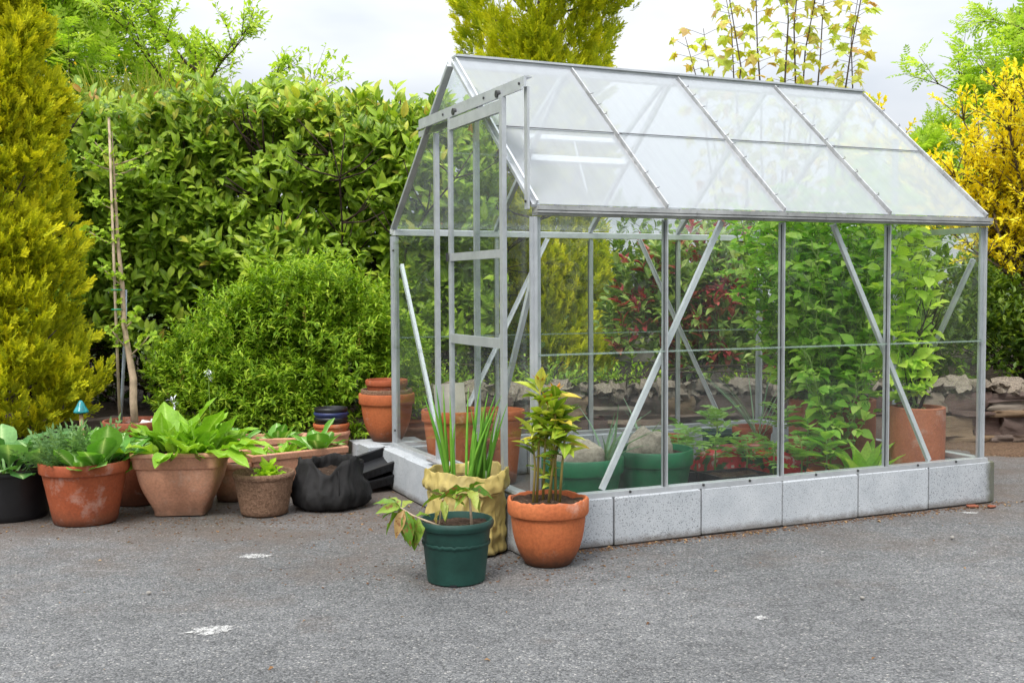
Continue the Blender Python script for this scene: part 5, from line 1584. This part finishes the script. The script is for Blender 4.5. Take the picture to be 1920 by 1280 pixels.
def maple():
    loc = (2.62, 11.0, 0.1)
    root = thing('maple_sapling', 'young maple with bronze-tinted leaves above the greenhouse roof', 'tree', loc)
    rr = random.Random(12); P = []; D = []; N = []; S = []
    mb = MB()
    for k in range(11):
        x = -0.98 + 1.96 * (k + rr.random() * .6) / 10.6; y = rr.gauss(0, .28)
        top = 4.5 - 1.55 * abs((x - .1) / 1.0) ** 1.6 * rr.uniform(.5, 1.0) + rr.gauss(0, .15)
        pts = []
        for i in range(9):
            t = i / 8
            pts.append(Vector((x * (0.25 + .75 * t ** .8) + rr.gauss(0, .025), y * t + rr.gauss(0, .02), 0.2 + (top - .2) * t)))
        mb.tube(pts, [0.02 * (1 - .105 * i) for i in range(9)], 5)
        z = 1.4; side = rr.uniform(0, 3)
        while z < top:
            t = (z - .2) / (top - .2); i = min(7, int(t * 8)); p = pts[i].lerp(pts[i + 1], t * 8 - i)
            side += 1.57
            for s in (-1, 1):
                a = side + (math.pi if s > 0 else 0) + rr.gauss(0, .3)
                o_ = Vector((math.cos(a), math.sin(a), .35)).normalized() * rr.uniform(.08, .2)
                q = p + o_
                mb.tube([p, q], [0.003, 0.002], 3, False)
                for w in range(2):
                    P.append(tuple(q)); D.append((o_.x * 5 + rr.gauss(0, .5), o_.y * 5 + rr.gauss(0, .5), rr.uniform(-1.1, -.2))); N.append((rr.gauss(0, .5), -.4 + rr.gauss(0, .5), 1)); S.append(rr.uniform(.085, .14))
            z += rr.uniform(.085, .15)
    mb.build('stems', M['bark'], root, smooth=True, kind='stuff')
    n = len(P)
    foliage(root, T_MAPLE, 'maple_leaf', M['lf_maple'], np.array(P) + np.array(loc), np.array(D), np.array(N), np.array(S), RNG.uniform(0, .999, n), 300, rest='crown')
maple()

# golden privet at the right edge
def privet():
    loc = (3.95, 8.55, 0.25)
    root = thing('golden_privet', 'bright yellow privet shrub on twisting brown stems at the right edge', 'shrub', loc)
    rr = random.Random(17); mb = MB(); tips = []; dirs = []
    trunk = [Vector((0.0, -.1, 0)), Vector((-.02, -.1, .35)), Vector((.02, -.08, .72)), Vector((-.02, -.05, .95))]
    MB().tube(trunk, [.085, .075, .07, .05], 9).build('trunk', M['bark'], root, smooth=True)
    for k in range(40):
        a = rr.uniform(0, 6.28); p = trunk[2].lerp(trunk[3], rr.random()); sp = rr.uniform(.25, 1.0)
        d = Vector((math.cos(a) * sp, math.sin(a) * sp * .7, rr.uniform(.5, 1.0))).normalized(); pts = [p]; L = rr.uniform(.75, 1.75) * (1.0 if d.z > .6 else .75)
        for s in range(7):
            d = (d + Vector((rr.gauss(0, .2), rr.gauss(0, .16), .13))).normalized(); pts.append(pts[-1] + d * L / 7)
        mb.tube(pts, [.019 * (1 - .12 * s) for s in range(8)], 6)
        for s in range(2, 8):
            for q in range(8):
                e = (d * .6 + Vector((rr.gauss(0, .7), rr.gauss(0, .6), rr.gauss(.35, .4)))).normalized(); l2 = rr.uniform(.1, .34)
                q_ = pts[s] + e * l2; mb.tube([pts[s], pts[s].lerp(q_, .6) + Vector((0, 0, .01)), q_], [.0045, .003, .0015], 4)
                if q_.z > 0.95: tips.append(tuple(q_)); dirs.append(tuple(e))
    mb.build('branches', M['bark'], root, smooth=True, kind='stuff')
    T = np.array(tips) + np.array(loc)
    P, D, N, S, r = twig_leaves(T, dirs, 13, 0.13, 0.048, .9, .2)
    foliage(root, T_SMALL, 'privet_leaf', M['lf_privet'], P, D, N, S, r, 300, rest='crown')
privet()
# dark evergreen under the privet, red photinia behind the greenhouse, hedge behind that
broad_shrub('ivy_thicket', 'dark green ivy thicket under the golden privet above the wall', 'ivy', (4.1, 8.5, 0.3),
            [(3.55, 8.35, 0.7, 0.55, 0.35, 0.6), (4.3, 8.35, 0.75, 0.6, 0.35, 0.6), (5.2, 8.4, 0.8, 0.6, 0.4, 0.7), (2.9, 8.4, 0.6, 0.4, 0.3, 0.5)], 1500, 8, T_OVAL, 'ivy_leaf', 'lf_ivy', 0.055, 220, 50, z0=0.38)
broad_shrub('photinia', 'red-tipped photinia shrub seen through the greenhouse glass', 'shrub', (1.32, 8.25, 0.33),
            [(1.45, 8.15, 1.05, 0.5, 0.4, 0.58), (1.1, 8.2, 0.9, 0.45, 0.35, 0.55), (1.5, 8.1, 0.65, 0.45, 0.3, 0.32)], 760, 8, T_LAUREL, 'photinia_leaf', 'lf_photinia', 0.088, 300, 26, z0=0.4, second=('lf_photired', 0.06), inner=.4, spread=.8)
broad_shrub('back_hedge', 'mixed green hedge far behind the stone wall', 'hedge', (3.0, 10.3, 0.2),
            [(x, 10.3 + .2 * math.sin(x * 3), 0.95, 0.7, 0.5, 1.0 + .12 * math.sin(x * 2.3)) for x in (0.9, 1.7, 2.5, 3.3, 4.1, 4.9, 5.7, 6.5)], 2600, 8, T_OVAL, 'hedge_leaf', 'lf_laurel', 0.075, 150, 40, z0=0.2, inner=.4)
broad_shrub('ground_ivy', 'low leafy ground cover along the top of the stone wall', 'ground cover', (0.3, 7.9, 0.38),
            [(-0.6, 7.9, 0.42, 0.5, 0.22, 0.2), (0.2, 7.85, 0.42, 0.5, 0.2, 0.2), (0.8, 7.85, 0.42, 0.35, 0.2, 0.16), (1.7, 7.9, .4, .4, .2, .16), (2.3, 7.9, .42, .4, .2, .2)], 700, 6, T_SMALL, 'ground_leaf', 'lf_bush', 0.04, 60, 10, z0=0.4)
# weathered boards stacked behind the photinia
for i in range(4):
    o = MB().box((-0.55, -0.03, -0.055), (0.55, 0.03, 0.055)).build('weathered_board', M['wood'], None, (0.98 + .04 * i, 8.95, 0.55 + 0.145 * i))
    o.rotation_euler = (0, random.gauss(0, .012), random.gauss(0, .03))
    tag(o, ['lowest weathered board of the low fence behind the photinia', 'second lowest weathered board of the low fence behind the photinia', 'second highest weathered board of the low fence behind the photinia', 'top weathered board of the low fence behind the photinia'][i], 'board')

# unseen hedge added right of the camera, so the glass mirrors less sky
broad_shrub('sky_mask_hedge', 'tall dark unseen hedge added right of the camera to mask sky in the glass', 'hedge', (10.5, -1.0, 0.0),
            [(10.5 + .3 * math.sin(y * 2), y, 1.9, 0.9, 1.0, 2.0) for y in (-7, -5.8, -4.6, -3.4, -2.2, -1.0, 0.2, 1.4, 2.6, 3.8, 5.0)], 1700, 7, T_OVAL, 'hedge_leaf', 'lf_ivy', 0.22, 0, 30, z0=0.1, inner=.4, twig=.4)
# ------------------------------------------------------------------ plants in the pots
T_SPIN = tpl_leaf(7, 0.62, 0.78, 0.14, 0.32, 0.28, 5, 0.9, 0.1)
T_SPIN2 = tpl_leaf(7, 0.5, 0.7, 0.2, 0.12, 0.22, 5, 0.9, 0.1)
T_PAK = tpl_leaf(8, 0.62, 1.25, 0.10, 0.22, 0.10, 7, 0.7, 0.22)
T_BRASS = tpl_leaf(8, 0.62, 1.2, 0.12, 0.40, 0.25, 7, 0.75, 0.3)
T_LETT = tpl_leaf(6, 0.55, 0.95, 0.2, 0.25, 0.5, 5, 0.8, 0.0)
T_BAY = tpl_leaf(5, 0.42, 0.85, 0.3, 0.28, 0.08, 3, 0.9, 0.06)
T_BROAD = tpl_leaf(7, 0.42, 0.9, 0.3, 0.45, 0.35, 5, 0.9, 0.06)
T_PEA = tpl_leaf(3, 0.62, 0.85, 0.25, 0.25)
T_BEAN = tpl_leaf(4, 0.66, 0.75, 0.2, 0.3, 0, 3, 0.85, 0.12)

def elev(a, e):
    c, s = math.cos(a), math.sin(a)
    return Vector((c * math.cos(e), s * math.cos(e), math.sin(e))), Vector((-c * math.sin(e), -s * math.sin(e), math.cos(e)))

def rosette(root, tpls, mat, n, r_in, s0, s1, e0, e1, centre=(0, 0, 0), seed=1, name='leaf', jitter=0.25, bias=None):
    rr = random.Random(seed)
    for i in range(n):
        a = i * 2.39996 + rr.gauss(0, .3)
        f = i / max(1, n - 1)                            # 0 inner .. 1 outer
        e = lerp(e1, e0, f) + rr.gauss(0, .12)
        d, nn = elev(a, e)
        if bias: d = (d + Vector(bias) * f).normalized()
        nn = (nn + Vector((rr.gauss(0, jitter), rr.gauss(0, jitter), 0))).normalized()
        r = r_in * math.sqrt(f) * rr.uniform(.6, 1.05)
        k = rr.randrange(len(tpls))
        p = Vector(centre) + Vector((math.cos(a) * r, math.sin(a) * r, 0))
        leaf_obj(name, tpl_mesh(name + '_%d_%s' % (k, mat), tpls[k], M[mat]), root, p, d, nn, lerp(s0, s1, rr.random()))

# dark brassica in the black tub
t = thing('brassica_plant', 'dark green brassica with pale stalks growing in the black tub', 'vegetable', (-2.44, 5.32, 0.205))
rosette(t, [T_BRASS], 'lf_chard', 20, 0.12, 0.22, 0.30, 0.55, 1.25, seed=2)
t = thing('brassica_plant', 'broad brassica leaves leaning between black tub and red-brown pot', 'vegetable', (-2.25, 5.28, 0.2))
rosette(t, [T_BRASS], 'lf_chard', 7, 0.05, 0.22, 0.28, 0.7, 1.2, seed=5)
# pak choi and mizuna in the red-brown pot
t = thing('pak_choi', 'pak choi with white-veined oval leaves at the right of the red-brown pot', 'vegetable', (-1.93, 5.16, 0.25))
rosette(t, [T_PAK], 'lf_pak', 12, 0.07, 0.17, 0.25, 0.65, 1.3, seed=11)
t = thing('pak_choi', 'smaller pak choi spilling over the front rim of the red-brown pot', 'vegetable', (-1.975, 5.07, 0.25))
rosette(t, [T_PAK], 'lf_pak', 8, 0.04, 0.11, 0.16, 0.4, 1.1, seed=14)
def feathery(label, loc, n, size, seed, spread):
    root = thing('mizuna', label, 'vegetable', loc); rr = random.Random(seed)
    for i in range(n):
        a = rr.uniform(0, 6.28); d, nn = elev(a, rr.uniform(.6, 1.45))
        p = Vector((rr.gauss(0, spread), rr.gauss(0, spread), 0))
        leaf_obj('leaf', tpl_mesh('mizuna_leaf', T_FEATHER, M['lf_mizuna']), root, p, d, nn + Vector((rr.gauss(0, .4), rr.gauss(0, .4), 0)), size * rr.uniform(.7, 1.15))
feathery('feathery grey-green mizuna at the left of the red-brown pot', (-2.1, 5.2, 0.25), 95, 0.21, 3, 0.055)
feathery('feathery mizuna tuft behind the pak choi leaves', (-1.98, 5.3, 0.25), 50, 0.22, 6, 0.045)
# spinach
t = thing('spinach', 'bright green spinach crowding the pale square planter', 'vegetable', (-1.62, 5.42, 0.275))
rosette(t, [T_SPIN, T_SPIN2], 'lf_spinach', 34, 0.19, 0.11, 0.19, 0.2, 1.3, seed=7, jitter=.6)
rosette(t, [T_SPIN, T_SPIN2], 'lf_spinach', 22, 0.10, 0.12, 0.22, 0.5, 1.45, centre=(-.07, .03, .02), seed=17, jitter=.6)
rosette(t, [T_SPIN, T_SPIN2], 'lf_spinach', 22, 0.10, 0.12, 0.22, 0.5, 1.45, centre=(.08, -.02, .02), seed=27, jitter=.6)
for i, (x, y, a, e, s) in enumerate([(0.15, -0.16, -0.45, 0.1, 0.26), (0.19, -0.1, -0.2, 0.25, 0.25), (-0.16, -0.17, -2.75, 0.2, 0.22), (-0.01, -0.19, -1.7, 0.0, 0.15), (0.02, 0.02, 0.3, 1.35, 0.27), (-0.08, 0.03, 2.0, 1.3, 0.24), (0.1, -0.02, -0.5, 1.2, 0.25), (-.17, -.08, 2.9, .3, .2), (-.14, .02, 2.7, .8, .2), (.16, 0, .2, .7, .22), (.2, -.05, .0, .35, .24), (-.1, -.16, -2.0, .55, .17), (.07, -.17, -1.2, .6, .17)]):
    d, nn = elev(a, e); leaf_obj('leaf', tpl_mesh('leaf_0_lf_spinach', T_SPIN, M['lf_spinach']), t, (x, y, 0.04), d, nn, s)
# lettuce in the coir pot
t = thing('lettuce', 'small yellow-green lettuce in the brown coir fibre pot', 'vegetable', (-1.2, 5.34, 0.178))
rosette(t, [T_LETT], 'lf_lettuce', 17, 0.03, 0.06, 0.11, 0.35, 1.3, seed=4)
# trough plants
t = thing('pak_choi', 'young pak choi standing at the right end of the terracotta trough', 'vegetable', (-1.06, 6.03, 0.185))
rosette(t, [T_PAK], 'lf_pak', 13, 0.05, 0.15, 0.23, 0.4, 1.2, seed=21)
for i, (x, y, lab) in enumerate([(-1.22, 5.89, 'leafy green lettuce in the middle of the terracotta trough'), (-1.33, 5.81, 'leafy green lettuce at the left end of the terracotta trough')]):
    t = thing('lettuce', lab, 'vegetable', (x, y, 0.185)); rosette(t, [T_LETT, T_PAK], 'lf_spinach', 12, 0.04, 0.07, 0.12, 0.5, 1.3, seed=30 + i)
for i, (x, y, lab) in enumerate([(-1.6, 6.36, 'green lettuce in the rear trough behind the spinach'), (-1.36, 6.4, 'green lettuce at the right end of the rear trough')]):
    t = thing('lettuce', lab, 'vegetable', (x, y, 0.19)); rosette(t, [T_LETT, T_PAK], 'lf_pak', 14, 0.06, 0.10, 0.16, 0.4, 1.3, seed=40 + i)

# ginkgo sapling, tied to canes
def ginkgo():
    loc = (-1.935, 5.66, 0.39)
    root = thing('ginkgo_sapling', 'slender ginkgo sapling with bare pale trunk tied to canes', 'sapling', loc)
    rr = random.Random(3)
    path = [(0, 0, 0), (-0.006, 0, 0.12), (-0.004, 0, 0.25), (-0.028, 0, 0.40), (-0.045, 0, 0.52), (-0.05, 0, 0.72), (-0.068, 0, 0.95), (-0.074, 0, 1.15), (-0.082, 0, 1.38), (-0.085, 0, 1.5)]
    path = [Vector(p) for p in path]
    MB().tube(path, [.019, .0185, .018, .015, .0125, .0115, .009, .007, .004, .002], 10).build('trunk', M['gink'], root, smooth=True)
    brs = [((-.02, 0, .36), (.10, -.05, .47)), ((-.03, 0, .4), (-.10, -.03, .50)), ((-.05, 0, .72), (-.14, -.04, .82)), ((-.066, 0, .92), (-.2, -.03, .995)), ((-.07, 0, 1.1), (-.16, -.03, 1.16)),
           ((-.08, 0, 1.3), (-.23, -.04, 1.37)), ((-.08, 0, 1.28), (.06, -.04, 1.32)), ((-.082, 0, 1.36), (-.18, .02, 1.45)), ((-.08, 0, 1.33), (.1, .02, 1.40)), ((-.045, 0, .5), (.04, -.05, .58))]
    me = tpl_mesh('ginkgo_leaf', T_FAN, M['lf_ginkgo'])
    def tuft(p, k):
        for i in range(k):
            d = Vector((rr.gauss(0, 1), rr.gauss(-.4, .8), rr.gauss(.25, .7))).normalized()
            leaf_obj('leaf', me, root, p, d, Vector((rr.gauss(0, .6), -.5, 1)), rr.uniform(.035, .055))
    for a, b in brs:
        a = Vector(a); b = Vector(b); m_ = a.lerp(b, .5) - Vector((0, 0, .008))
        MB().tube([a, m_, b], [.005, .004, .002], 6).build('branch', M['gink'], root, smooth=True)
        for t in (.35, .55, .75, .9, 1.0): tuft(a.lerp(b, t), 4)
    for p in path[5:]:
        tuft(p, 5); tuft(p + Vector((0, 0, .09)), 5)
    for z in (.88, .93, 1.0, 1.08, .62, .66): tuft(Vector((-.06, 0, z)), 3)
    for z in (0.60, 0.70):
        MB().tube([(-.075 + .03 * math.cos(q), .03 * math.sin(q), z) for q in [k * math.pi / 5 for k in range(11)]], .003, 5).build('tie', M['tie'], root, smooth=True)
ginkgo()
o = MB().tube([(0, 0, 0), (-.012, 0, .8), (-.022, 0, 1.57)], [.0075, .007, .006], 8).build('cane', M['cane'], None, (-2.005, 5.64, 0.39), smooth=True); tag(o, 'tall brown cane tied to the ginkgo sapling', 'cane')
o = MB().tube([(0, 0, 0), (.03, 0, .42), (.042, 0, .70)], [.008, .008, .007], 8).build('cane', M['bluecane'], None, (-2.02, 5.69, 0.39), smooth=True); tag(o, 'shorter grey-blue cane beside the ginkgo trunk', 'cane')
for i, (x, y, lab) in enumerate([(-1.86, 5.6, 'white shell lying in the sapling pot, nearer one'), (-1.83, 5.66, 'white shell lying in the sapling pot, farther one')]):
    me = stone_mesh('shell', 90 + i, .3, 3, .7); me.materials.append(M['shell']); tag(put('shell', me, None, (x, y, .41), (.05, .04, .03), (.3, .2, i)), lab, 'shell')

# white-flowered bulbs under the bush
def bulb(label, loc, flower, seed, n=9):
    root = thing('white_bluebell', label, 'flower', loc); rr = random.Random(seed)
    me = tpl_mesh('strap_leaf', tpl_leaf(6, .05, .6, .3, .5), M['lf_pea'])
    for i in range(n):
        d, nn = elev(rr.uniform(0, 6.28), rr.uniform(.8, 1.4)); leaf_obj('leaf', me, root, (rr.gauss(0, .02), rr.gauss(0, .02), 0), d, nn, rr.uniform(.22, .36))
    f = Vector(flower)
    MB().tube([(0, 0, 0), f * .5 + Vector((0.01, 0, 0)), f], [.004, .003, .002], 5).build('stalk', M['stemgreen'], root)
    pm_ = tpl_mesh('petal', T_NARROW, M['petal'])
    for i in range(16):
        d = Vector((rr.gauss(0, 1), rr.gauss(0, 1), rr.gauss(-.2, .8))).normalized()
        leaf_obj('petal', pm_, root, f + Vector((rr.gauss(0, .008), rr.gauss(0, .008), -.004 * i + .02)), d, Vector((0, 0, 1)), .03)
bulb('white bluebell in flower against the green bush, upper one', (-1.86, 6.75, 0.05), (0.02, -.05, .54), 2)
bulb('white bluebell in flower low beside the sapling', (-2.02, 6.5, 0.05), (0.04, -.05, .40), 7, 12)

# spring onions in the sack
t = thing('spring_onions', 'clump of tall spring onions growing in the yellow sack', 'vegetable', (-0.19, 4.58, 0.285))
rr = random.Random(8)
for i in range(30):
    c = rr.choice([(-.07, -.04), (.02, -.05), (.075, -.02)])
    b = Vector((c[0] + rr.gauss(0, .012), c[1] + rr.gauss(0, .012), 0)); L = rr.uniform(.2, .45)
    e = Vector((rr.gauss(.06 if c[0] > 0 else -.06, .08), rr.gauss(0, .06), 1)).normalized()
    pts = [b + e * L * k / 6 + Vector((e.x, e.y, 0)) * .5 * L * (k / 6) ** 2 for k in range(7)]
    w = rr.uniform(.005, .009)
    MB().tube(pts, [w * .8, w, w, w * .92, w * .75, w * .45, .0006], 8).build('leaf', M['lf_onion'], t, smooth=True)
for k, c in enumerate([(-.07, -.04), (.02, -.05), (.075, -.02)]):
    MB().tube([(c[0], c[1], -.02), (c[0], c[1], .05)], [.013, .008], 8).build('bulb_neck', M['stempale'], t, smooth=True)

# bay tree
def bay():
    loc = (0.14, 4.36, 0.235)
    root = thing('bay_tree', 'young bay tree with yellowing leaves and orange shoot tips', 'bay tree', loc); rr = random.Random(15)
    me = tpl_mesh('bay_leaf', T_BAY, M['lf_bay']); mr = tpl_mesh('bay_shoot', T_NARROW, M['lf_bayred'])
    stems = [((-.045, .0, 0), (-.03, 0, .46), 1), ((-.02, .02, 0), (.0, .01, .38), .8), ((.0, -.02, 0), (.03, -.01, .42), 1), ((.03, .0, 0), (.055, .0, .35), .7), ((.01, .03, 0), (.02, .04, .33), .7), ((-.06, -.01, 0), (-.065, 0, .3), .5), ((.045, -.01, 0), (.07, -.01, .3), .5)]
    for a, b, k in stems:
        a = Vector(a); b = Vector(b); m_ = a.lerp(b, .5) + Vector((rr.gauss(0, .008), rr.gauss(0, .008), 0))
        MB().tube([a, m_, b], [.0058, .005, .003], 7).build('stem', M['bayst'], root, smooth=True)
        n = int(20 * k) + 4
        for i in range(n):
            t = 1 - .42 * (i / n) ** 1.1 if rr.random() > .14 else rr.uniform(.2, .6)
            p = m_.lerp(b, (t - .5) * 2) if t > .5 else a.lerp(m_, t * 2)
            an = i * 2.4 + rr.gauss(0, .3); d, nn = elev(an, rr.gauss(.42, .3) + (.35 if t > .96 else 0)); s = rr.uniform(.07, .115)
            if t < .6: s *= .6
            leaf_obj('leaf', me, root, p, d, nn + Vector((rr.gauss(0, .3), rr.gauss(0, .3), 0)), s)
        if k >= .8:
            for i in range(6):
                d, nn = elev(i * 1.05, 1.2); leaf_obj('shoot_leaf', mr, root, b + Vector((0, 0, .01)), d, nn, rr.uniform(.04, .07))
bay()

# ailing shrub in the green pot
def sick():
    loc = (GPOT[0], GPOT[1], 0.2)
    root = thing('ailing_shrub', 'sparse broadleaf shrub with brown blotched leaves in the green pot', 'shrub', loc); rr = random.Random(19)
    me = tpl_mesh('blotched_leaf', T_BROAD, M['lf_sick'])
    def shoot(pts, r, lv):
        pts = [Vector(p) for p in pts]
        MB().tube(pts, [r * (1 - .5 * i / (len(pts) - 1)) for i in range(len(pts))], 7).build('stem', M['cane'], root, smooth=True)
        for (t, az, el, s) in lv:
            x = t * (len(pts) - 1); i = min(len(pts) - 2, int(x)); p = pts[i].lerp(pts[i + 1], x - i)
            d, nn = elev(az, el - .15); leaf_obj('leaf', me, root, p, d, nn + Vector((rr.gauss(0, .5), rr.gauss(0, .5), 0)), s * .82)
    shoot([(.06, -.02, 0), (.055, -.02, .08), (.05, -.02, .14)], .006, [(1, .2, .1, .12), (1, 1.6, .4, .1), (1, 3.1, .2, .13), (1, -1.2, .0, .12), (.95, -2.4, .5, .09), (.95, .6, -.6, .1), (.9, 4.0, .0, .1), (1, -.4, 1.0, .09)])
    shoot([(-.06, -.03, 0), (-.055, -.03, .06), (-.045, -.03, .12)], .005, [(1, -.3, .2, .11), (1, 2.0, .6, .09), (1, 3.4, .1, .11), (.9, -1.3, -.5, .09), (.85, -.7, -.7, .09), (.6, 3.2, -.8, .08)])
    shoot([(-.05, -.05, .01), (-.1, -.07, .035), (-.155, -.08, .06), (-.2, -.08, .09)], .005,
          [(1, 3.0, .6, .12), (1, 2.2, .9, .09), (1, 4.0, .3, .11), (.9, 3.6, -.3, .13), (.85, 5.0, -.7, .14), (.8, 4.6, -.9, .14), (.7, 5.2, -1.0, .15), (.75, 3.4, -.9, .13), (.65, 4.4, -1.1, .13), (.95, 1.0, .7, .09), (.85, 2.7, .2, .13), (.55, 5.0, -.9, .12), (.9, 4.4, -.6, .12), (.6, .6, .4, .08)])
sick()

# leeks and stray leaves in the bright green pots
def leek(label, loc, n, seed, s0, s1, lean=(0, 0), width=.05):
    root = thing('leek', label, 'vegetable', loc); rr = random.Random(seed)
    me = tpl_mesh('leek_leaf_%g' % width, tpl_leaf(7, width, .5, .5, .28), M['lf_leek'])
    for i in range(n):
        d, nn = elev(rr.uniform(0, 6.28), rr.uniform(.75, 1.4)); d = (d + Vector((lean[0], lean[1], 0))).normalized()
        leaf_obj('leaf', me, root, (rr.gauss(0, .01), rr.gauss(0, .01), 0), d, nn, rr.uniform(s0, s1))
leek('blue-green leek beside the boulder in the nearer green pot', gpos(0.66, 0.6, 0.24), 13, 3, .2, .36, (.3, .1))
leek('single leek shoot behind the pointed boulder', gpos(1.02, 0.85, 0.24), 5, 4, .2, .34)
leek('lone yellowing strap leaf in the small dark green pot', gpos(1.98, 1.52, 0.19), 2, 9, .2, .3, (-.5, 0))
leek('tall thin onion stalks in front of the back corner post', gpos(2.05, 1.25, 0.2), 14, 12, .45, .8, width=.012)
leek('small grey-green seedling at the gable foot inside', gpos(0.25, 0.42, 0.06), 9, 15, .1, .17)

# seedlings on the floor behind the front glass
def seedling(label, loc, n, size, seed, mat='lf_tomato', tpl=None, key='tomato_leaf', h=.2):
    root = thing('seedling', label, 'seedling', loc); rr = random.Random(seed)
    me = tpl_mesh(key, tpl or T_TOMATO, M[mat])
    MB().tube([(0, 0, -.03), (.005, 0, h * .5), (0, .005, h)], [.005, .004, .002], 6).build('stem', M['stemgreen'], root, smooth=True)
    for i in range(n):
        z = h * (.3 + .7 * i / n); d, nn = elev(i * 2.4 + rr.gauss(0, .3), rr.gauss(.35, .25)); leaf_obj('leaf', me, root, (0, 0, z), d, nn, size * rr.uniform(.7, 1.15))
sd = [(1.30, .95, .13, 'tomato seedling nearest the bright green pots'), (1.42, .78, .13, 'tomato seedling just behind the black compost tray'), (1.58, .72, .12, 'tomato seedling in front of the red patterned bag'), (1.66, .6, .12, 'tomato seedling left of the clay bowl'),
      (1.78, .52, .12, 'tomato seedling against the clay bowl'), (1.95, .5, .12, 'tomato seedling right of the clay bowl'), (1.55, .95, .26, 'tomato seedling rising over the red patterned bag'), (1.86, .8, .26, 'tomato seedling at the right end of the red bag'), (1.45, 1.1, .15, 'tomato seedling by the small orange pot')]
for i, (u, v, z, lab) in enumerate(sd):
    seedling(lab, gpos(u, v, z), 15, .13, 50 + i, h=.17)
for i, (u, v, z, lab) in enumerate([(1.9, .62, .16, 'broad-leaved bean seedling in the low clay bowl'), (1.84, .40, .12, 'broad-leaved bean seedling close behind the front glass')]):
    seedling(lab, gpos(u, v, z), 12, .13, 70 + i, 'lf_pea', T_BEAN, 'bean_seed_leaf', .26)
t = thing('spinach', 'large upright green leaf vegetable between the clay cylinders', 'vegetable', gpos(2.03, .33, .06))
rosette(t, [tpl_leaf(6, .3, .8, .25, .3, .15, 5, .9, .08)], 'lf_pea', 40, .07, .16, .3, .4, 1.4, seed=61, name='strap_leaf')

# climbing peas and beans
def climber(label, loc, stems, box, leaf, tpl, key, mat, seed, singles, pair=.055, bark='stemgreen', thick=.003):
    """vines that wander up inside the given box (relative to loc)"""
    root = thing('climbing_vine', label, 'climbing plant', loc); rr = random.Random(seed)
    P = []; D = []; N = []; S = []; mb = MB()
    (x0, x1), (y0, y1), zt = box
    for k in range(stems):
        p = Vector((rr.gauss(0, .05), rr.gauss(0, .05), 0)); tx, ty = rr.uniform(x0, x1), rr.uniform(y0, y1); top = zt * rr.uniform(.6, 1.0)
        n = int(top / .05); pts = [p.copy()]
        for i in range(n):
            t = (i + 1) / n
            p = Vector((lerp(0, tx, t ** .7) + rr.gauss(0, .016), lerp(0, ty, t ** .7) + rr.gauss(0, .016), top * t)); pts.append(p)
        mb.tube(pts, [thick] * len(pts), 5)
        for i in range(1, len(pts)):
            a = i * 2.4 + rr.gauss(0, .5); o_, _n = elev(a, rr.gauss(.3, .3)); o_ = o_ * rr.uniform(.02, .09)
            q = pts[i] + o_
            mb.tube([pts[i], q], [.0016, .001], 3, False)
            for s in (-1, 1, 0):
                if s == 0 and rr.random() < .4: continue
                dd = (o_.normalized() + Vector((-o_.y, o_.x, 0)).normalized() * s * .9 + Vector((rr.gauss(0, .2), rr.gauss(0, .2), rr.gauss(.05, .3))))
                P.append(tuple(q - o_ * (.3 if s else 0))); D.append(tuple(dd)); N.append((rr.gauss(0, .5), -.35 + rr.gauss(0, .4), 1)); S.append(leaf * rr.uniform(.6, 1.25))
    mb.build('vine_stems', M[bark], root, smooth=True, kind='stuff')
    foliage(root, tpl, key, M[mat], np.array(P) + np.array(root.location), np.array(D), np.array(N), np.array(S), RNG.uniform(0, .999, len(P)), singles)
    return root
cx, cy = math.cos(GA), math.sin(GA)
climber('dense pale green pea vines climbing from the middle clay cylinder', gpos(2.24, .72, .43), 64, ((-.5, .12), (-.45, .15), 1.2), .07, T_PEA, 'pea_leaf', 'lf_pea', 5, 300)
climber('dense pea vines at the back from the deepest clay cylinder', gpos(2.28, 1.06, .41), 44, ((-.5, .08), (-.25, .3), 1.18), .07, T_PEA, 'pea_leaf', 'lf_pea', 6, 150)
climber('sparser bean vines on dark twigs in the right corner cylinder', gpos(2.25, .22, .445), 14, ((-.25, .15), (-.1, .3), 1.02), .08, T_BEAN, 'bean_leaf', 'lf_bean', 7, 220)
climber('pea vines spilling forward over the middle clay cylinders', gpos(2.08, .55, .25), 14, ((-.25, .2), (-.25, .1), .6), .07, T_BEAN, 'bean_leaf', 'lf_pea', 9, 200)
# twiggy pea sticks in the corner pot
t = thing('pea_sticks', 'dark twiggy pea sticks standing in the corner cylinder', 'twigs', gpos(2.27, .23, .445)); rr = random.Random(4)
for k in range(5):
    p = Vector((rr.gauss(0, .02), rr.gauss(0, .02), 0)); d = Vector((rr.gauss(0, .16), rr.gauss(0, .16), 1)).normalized(); pts = [p]
    for s in range(6): d = (d + Vector((rr.gauss(0, .14), rr.gauss(0, .14), .05))).normalized(); pts.append(pts[-1] + d * .1)
    mb = MB(); mb.tube(pts, [.009, .008, .007, .0055, .004, .003, .0015], 6)
    for s in range(1, 6):
        e = (d + Vector((rr.gauss(0, .8), rr.gauss(0, .8), .2))).normalized(); mb.tube([pts[s], pts[s] + e * .09, pts[s] + e * .18 + Vector((0, 0, .03))], [.004, .003, .001], 5)
    mb.build('twig', M['darkbark'], t, smooth=True)
# guide strings and a white spiral cane
for i, (a, b, lab) in enumerate([((GL - .03, .04, 1.2), (1.95, 1.2, 1.02), 'lower pale string tied across the greenhouse corner'), ((GL - .03, .04, 1.33), (1.9, 1.0, 1.27), 'upper pale string tied across the greenhouse corner')]):
    A = Vector(gpos(a[0], a[1], a[2])); B = Vector(gpos(b[0], b[1], b[2]))
    o = MB().tube([A - A, (B - A) * .5 - Vector((0, 0, .02)), B - A], .002, 5).build('garden_string', M['stempale'], None, tuple(A)); tag(o, lab, 'string')
